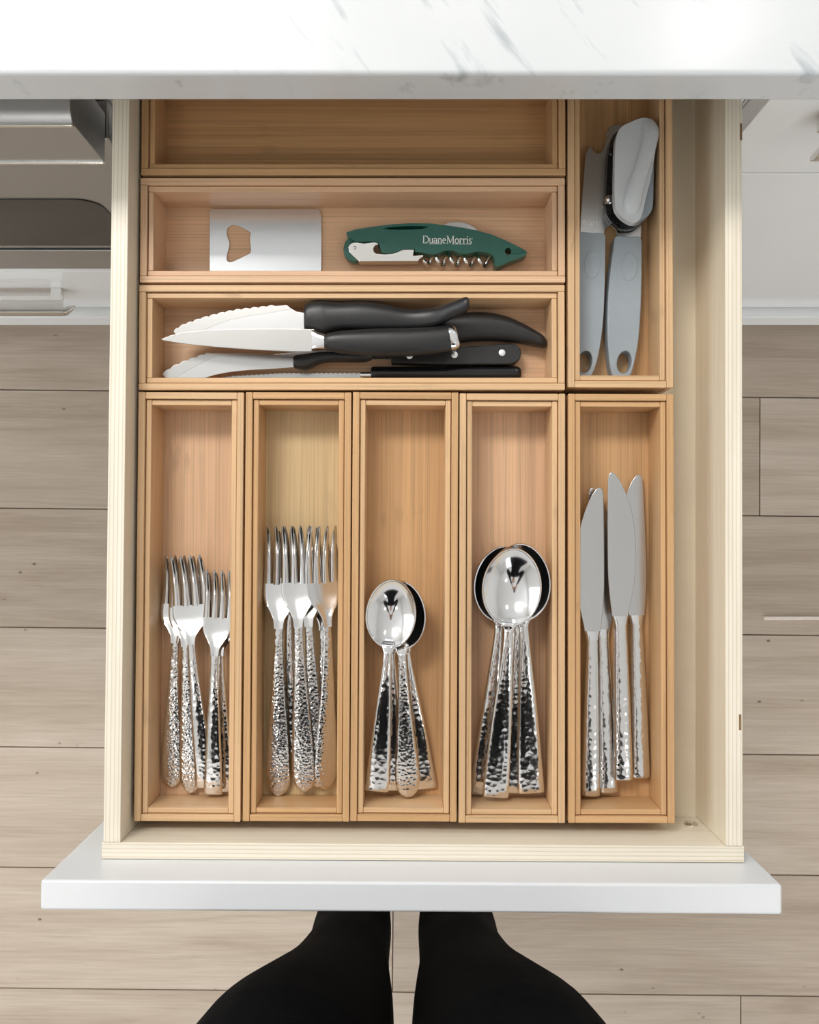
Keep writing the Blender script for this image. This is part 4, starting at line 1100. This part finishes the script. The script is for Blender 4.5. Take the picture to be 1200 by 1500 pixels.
for s in (-1, 1):
    sh = (PX + s * 0.158, -0.452, 1.335); el = (PX + s * 0.245, -0.405, 1.115); wr = (PHX + s * 0.088, -0.175, 1.375)
    parts.append(limb([(PX + s * 0.10, -0.452, 1.345, 0.050), (*sh, 0.052), ((sh[0] * 0.55 + el[0] * 0.45), (sh[1] + el[1]) / 2, (sh[2] + el[2]) / 2, 0.043), (*el, 0.037), (el[0] * 0.68 + wr[0] * 0.32, el[1] * 0.68 + wr[1] * 0.32, el[2] * 0.68 + wr[2] * 0.32, 0.036), (el[0] * 0.3 + wr[0] * 0.7, el[1] * 0.3 + wr[1] * 0.7, el[2] * 0.3 + wr[2] * 0.7, 0.028), (*wr, 0.023)]))
    hx = PHX + s * 0.060
    parts.append(limb([(*wr, 0.023), (PHX + s * 0.074, -0.145, 1.393, 0.026), (hx + s * 0.004, -0.112, 1.408, 0.025), (hx, -0.090, 1.414, 0.018)]))
    for i, (fy, fl_) in enumerate(((-0.060, 0.052), (-0.078, 0.058), (-0.096, 0.054), (-0.113, 0.044))):
        x0 = hx + s * 0.006
        parts.append(limb([(x0 + s * 0.002, fy - 0.022, 1.408, 0.0095), (x0, fy - 0.004, 1.412, 0.0088), (x0 - s * fl_ * 0.45, fy + 0.004, 1.414, 0.0080), (x0 - s * fl_ * 0.85, fy + 0.002, 1.4165, 0.0072), (x0 - s * fl_, fy, 1.418, 0.0055)], 10))
    parts.append(limb([(hx + s * 0.010, -0.128, 1.412, 0.014), (hx + s * 0.006, -0.105, 1.428, 0.011), (hx - s * 0.004, -0.080, 1.4415, 0.0095), (hx - s * 0.020, -0.062, 1.4435, 0.0085), (hx - s * 0.028, -0.055, 1.4435, 0.006)], 10))
v, f = merge(*parts)
tmp = mesh_obj('body_raw', v, f, None)
rm = tmp.modifiers.new('remesh', 'REMESH'); rm.mode = 'VOXEL'; rm.voxel_size = 0.0045
sm = tmp.modifiers.new('smooth', 'SMOOTH'); sm.factor = 0.5; sm.iterations = 6
bpy.context.view_layer.update()
dg = bpy.context.evaluated_depsgraph_get()
bm_ = bpy.data.meshes.new_from_object(tmp.evaluated_get(dg))
bpy.data.objects.remove(tmp)
bm_.name = 'body'
bm_.materials.clear()
for m_ in (M_LEGGING, M_SKIN, M_SHOE): bm_.materials.append(m_)
for p in bm_.polygons:
    p.use_smooth = True; c = p.center
    if c.z < 0.095: p.material_index = 2
    elif c.z > 1.392 and c.y < -0.30 and abs(c.x - PX) < 0.105 and c.z > 1.400: p.material_index = 1
    elif c.y > -0.195 and c.z > 1.30: p.material_index = 1
    else: p.material_index = 0
person = thing('person', 'person in black leggings and top standing at the drawer, holding a phone', 'person')
bo = bpy.data.objects.new('body', bm_); COL.objects.link(bo); bo.parent = person
# hair, eyes and mouth
hv = []
V, Fc = ellipsoid_vf((0, -0.018, 0.026), 0.085, 0.100, 0.098, 28, 18)
keep = [(a) for a in range(len(V)) if not (V[a][1] > 0.035 and V[a][2] < 0.075)]
ks = set(keep)
capf = [q for q in Fc if all(i in ks for i in q)]
tail_ = limb([(0, -0.10, 0.02, 0.030), (0, -0.125, -0.03, 0.034), (0, -0.115, -0.10, 0.028), (0, -0.100, -0.16, 0.012)], 12)
hvv, hff = merge((V, capf), tail_)
h = mesh_obj('hair', [HC + HR @ Vector(q) for q in hvv], hff, M_HAIR, person, smooth=True, angle=80)
so = h.modifiers.new('solid', 'SOLIDIFY'); so.thickness = 0.004
for s in (-1, 1):
    v, f = ellipsoid_vf((0, 0, 0), 0.012, 0.007, 0.008, 12, 8)
    mesh_obj('eye', [HC + HR @ (Vector(q) + Vector((s * 0.030, 0.083, 0.004))) for q in v], f, M_EYE, person, smooth=True)
v, f = ellipsoid_vf((0, 0, 0), 0.020, 0.005, 0.006, 12, 8)
mesh_obj('mouth', [HC + HR @ (Vector(q) + Vector((0, 0.0895, -0.055))) for q in v], f, M_LIP, person, smooth=True)
# phone held over the drawer; the lens looks straight down beside its corner
ph = thing('phone', 'black phone held level in both hands above the drawer', 'phone')
o = plate('phone_body', round_rect(PHX - 0.036, PHX + 0.036, -0.128, 0.016, 0.009), PHZ - 0.0038, PHZ + 0.0038, M_PHONE, ph, bevel=0.0015)
o = plate('screen', round_rect(PHX - 0.033, PHX + 0.033, -0.112, 0.000, 0.002), PHZ + 0.0037, PHZ + 0.0041, M_BLACKGLASS, ph)
v, f = loft([((0, 0.0, PHZ - 0.0038), (0.005, 0, 0), (0, 0.005, 0)), ((0, 0, PHZ - 0.0048), (0.005, 0, 0), (0, 0.005, 0))], n=20, p=2)
mesh_obj('lens_ring', v, f, M_DARKMETAL, ph, smooth=True)
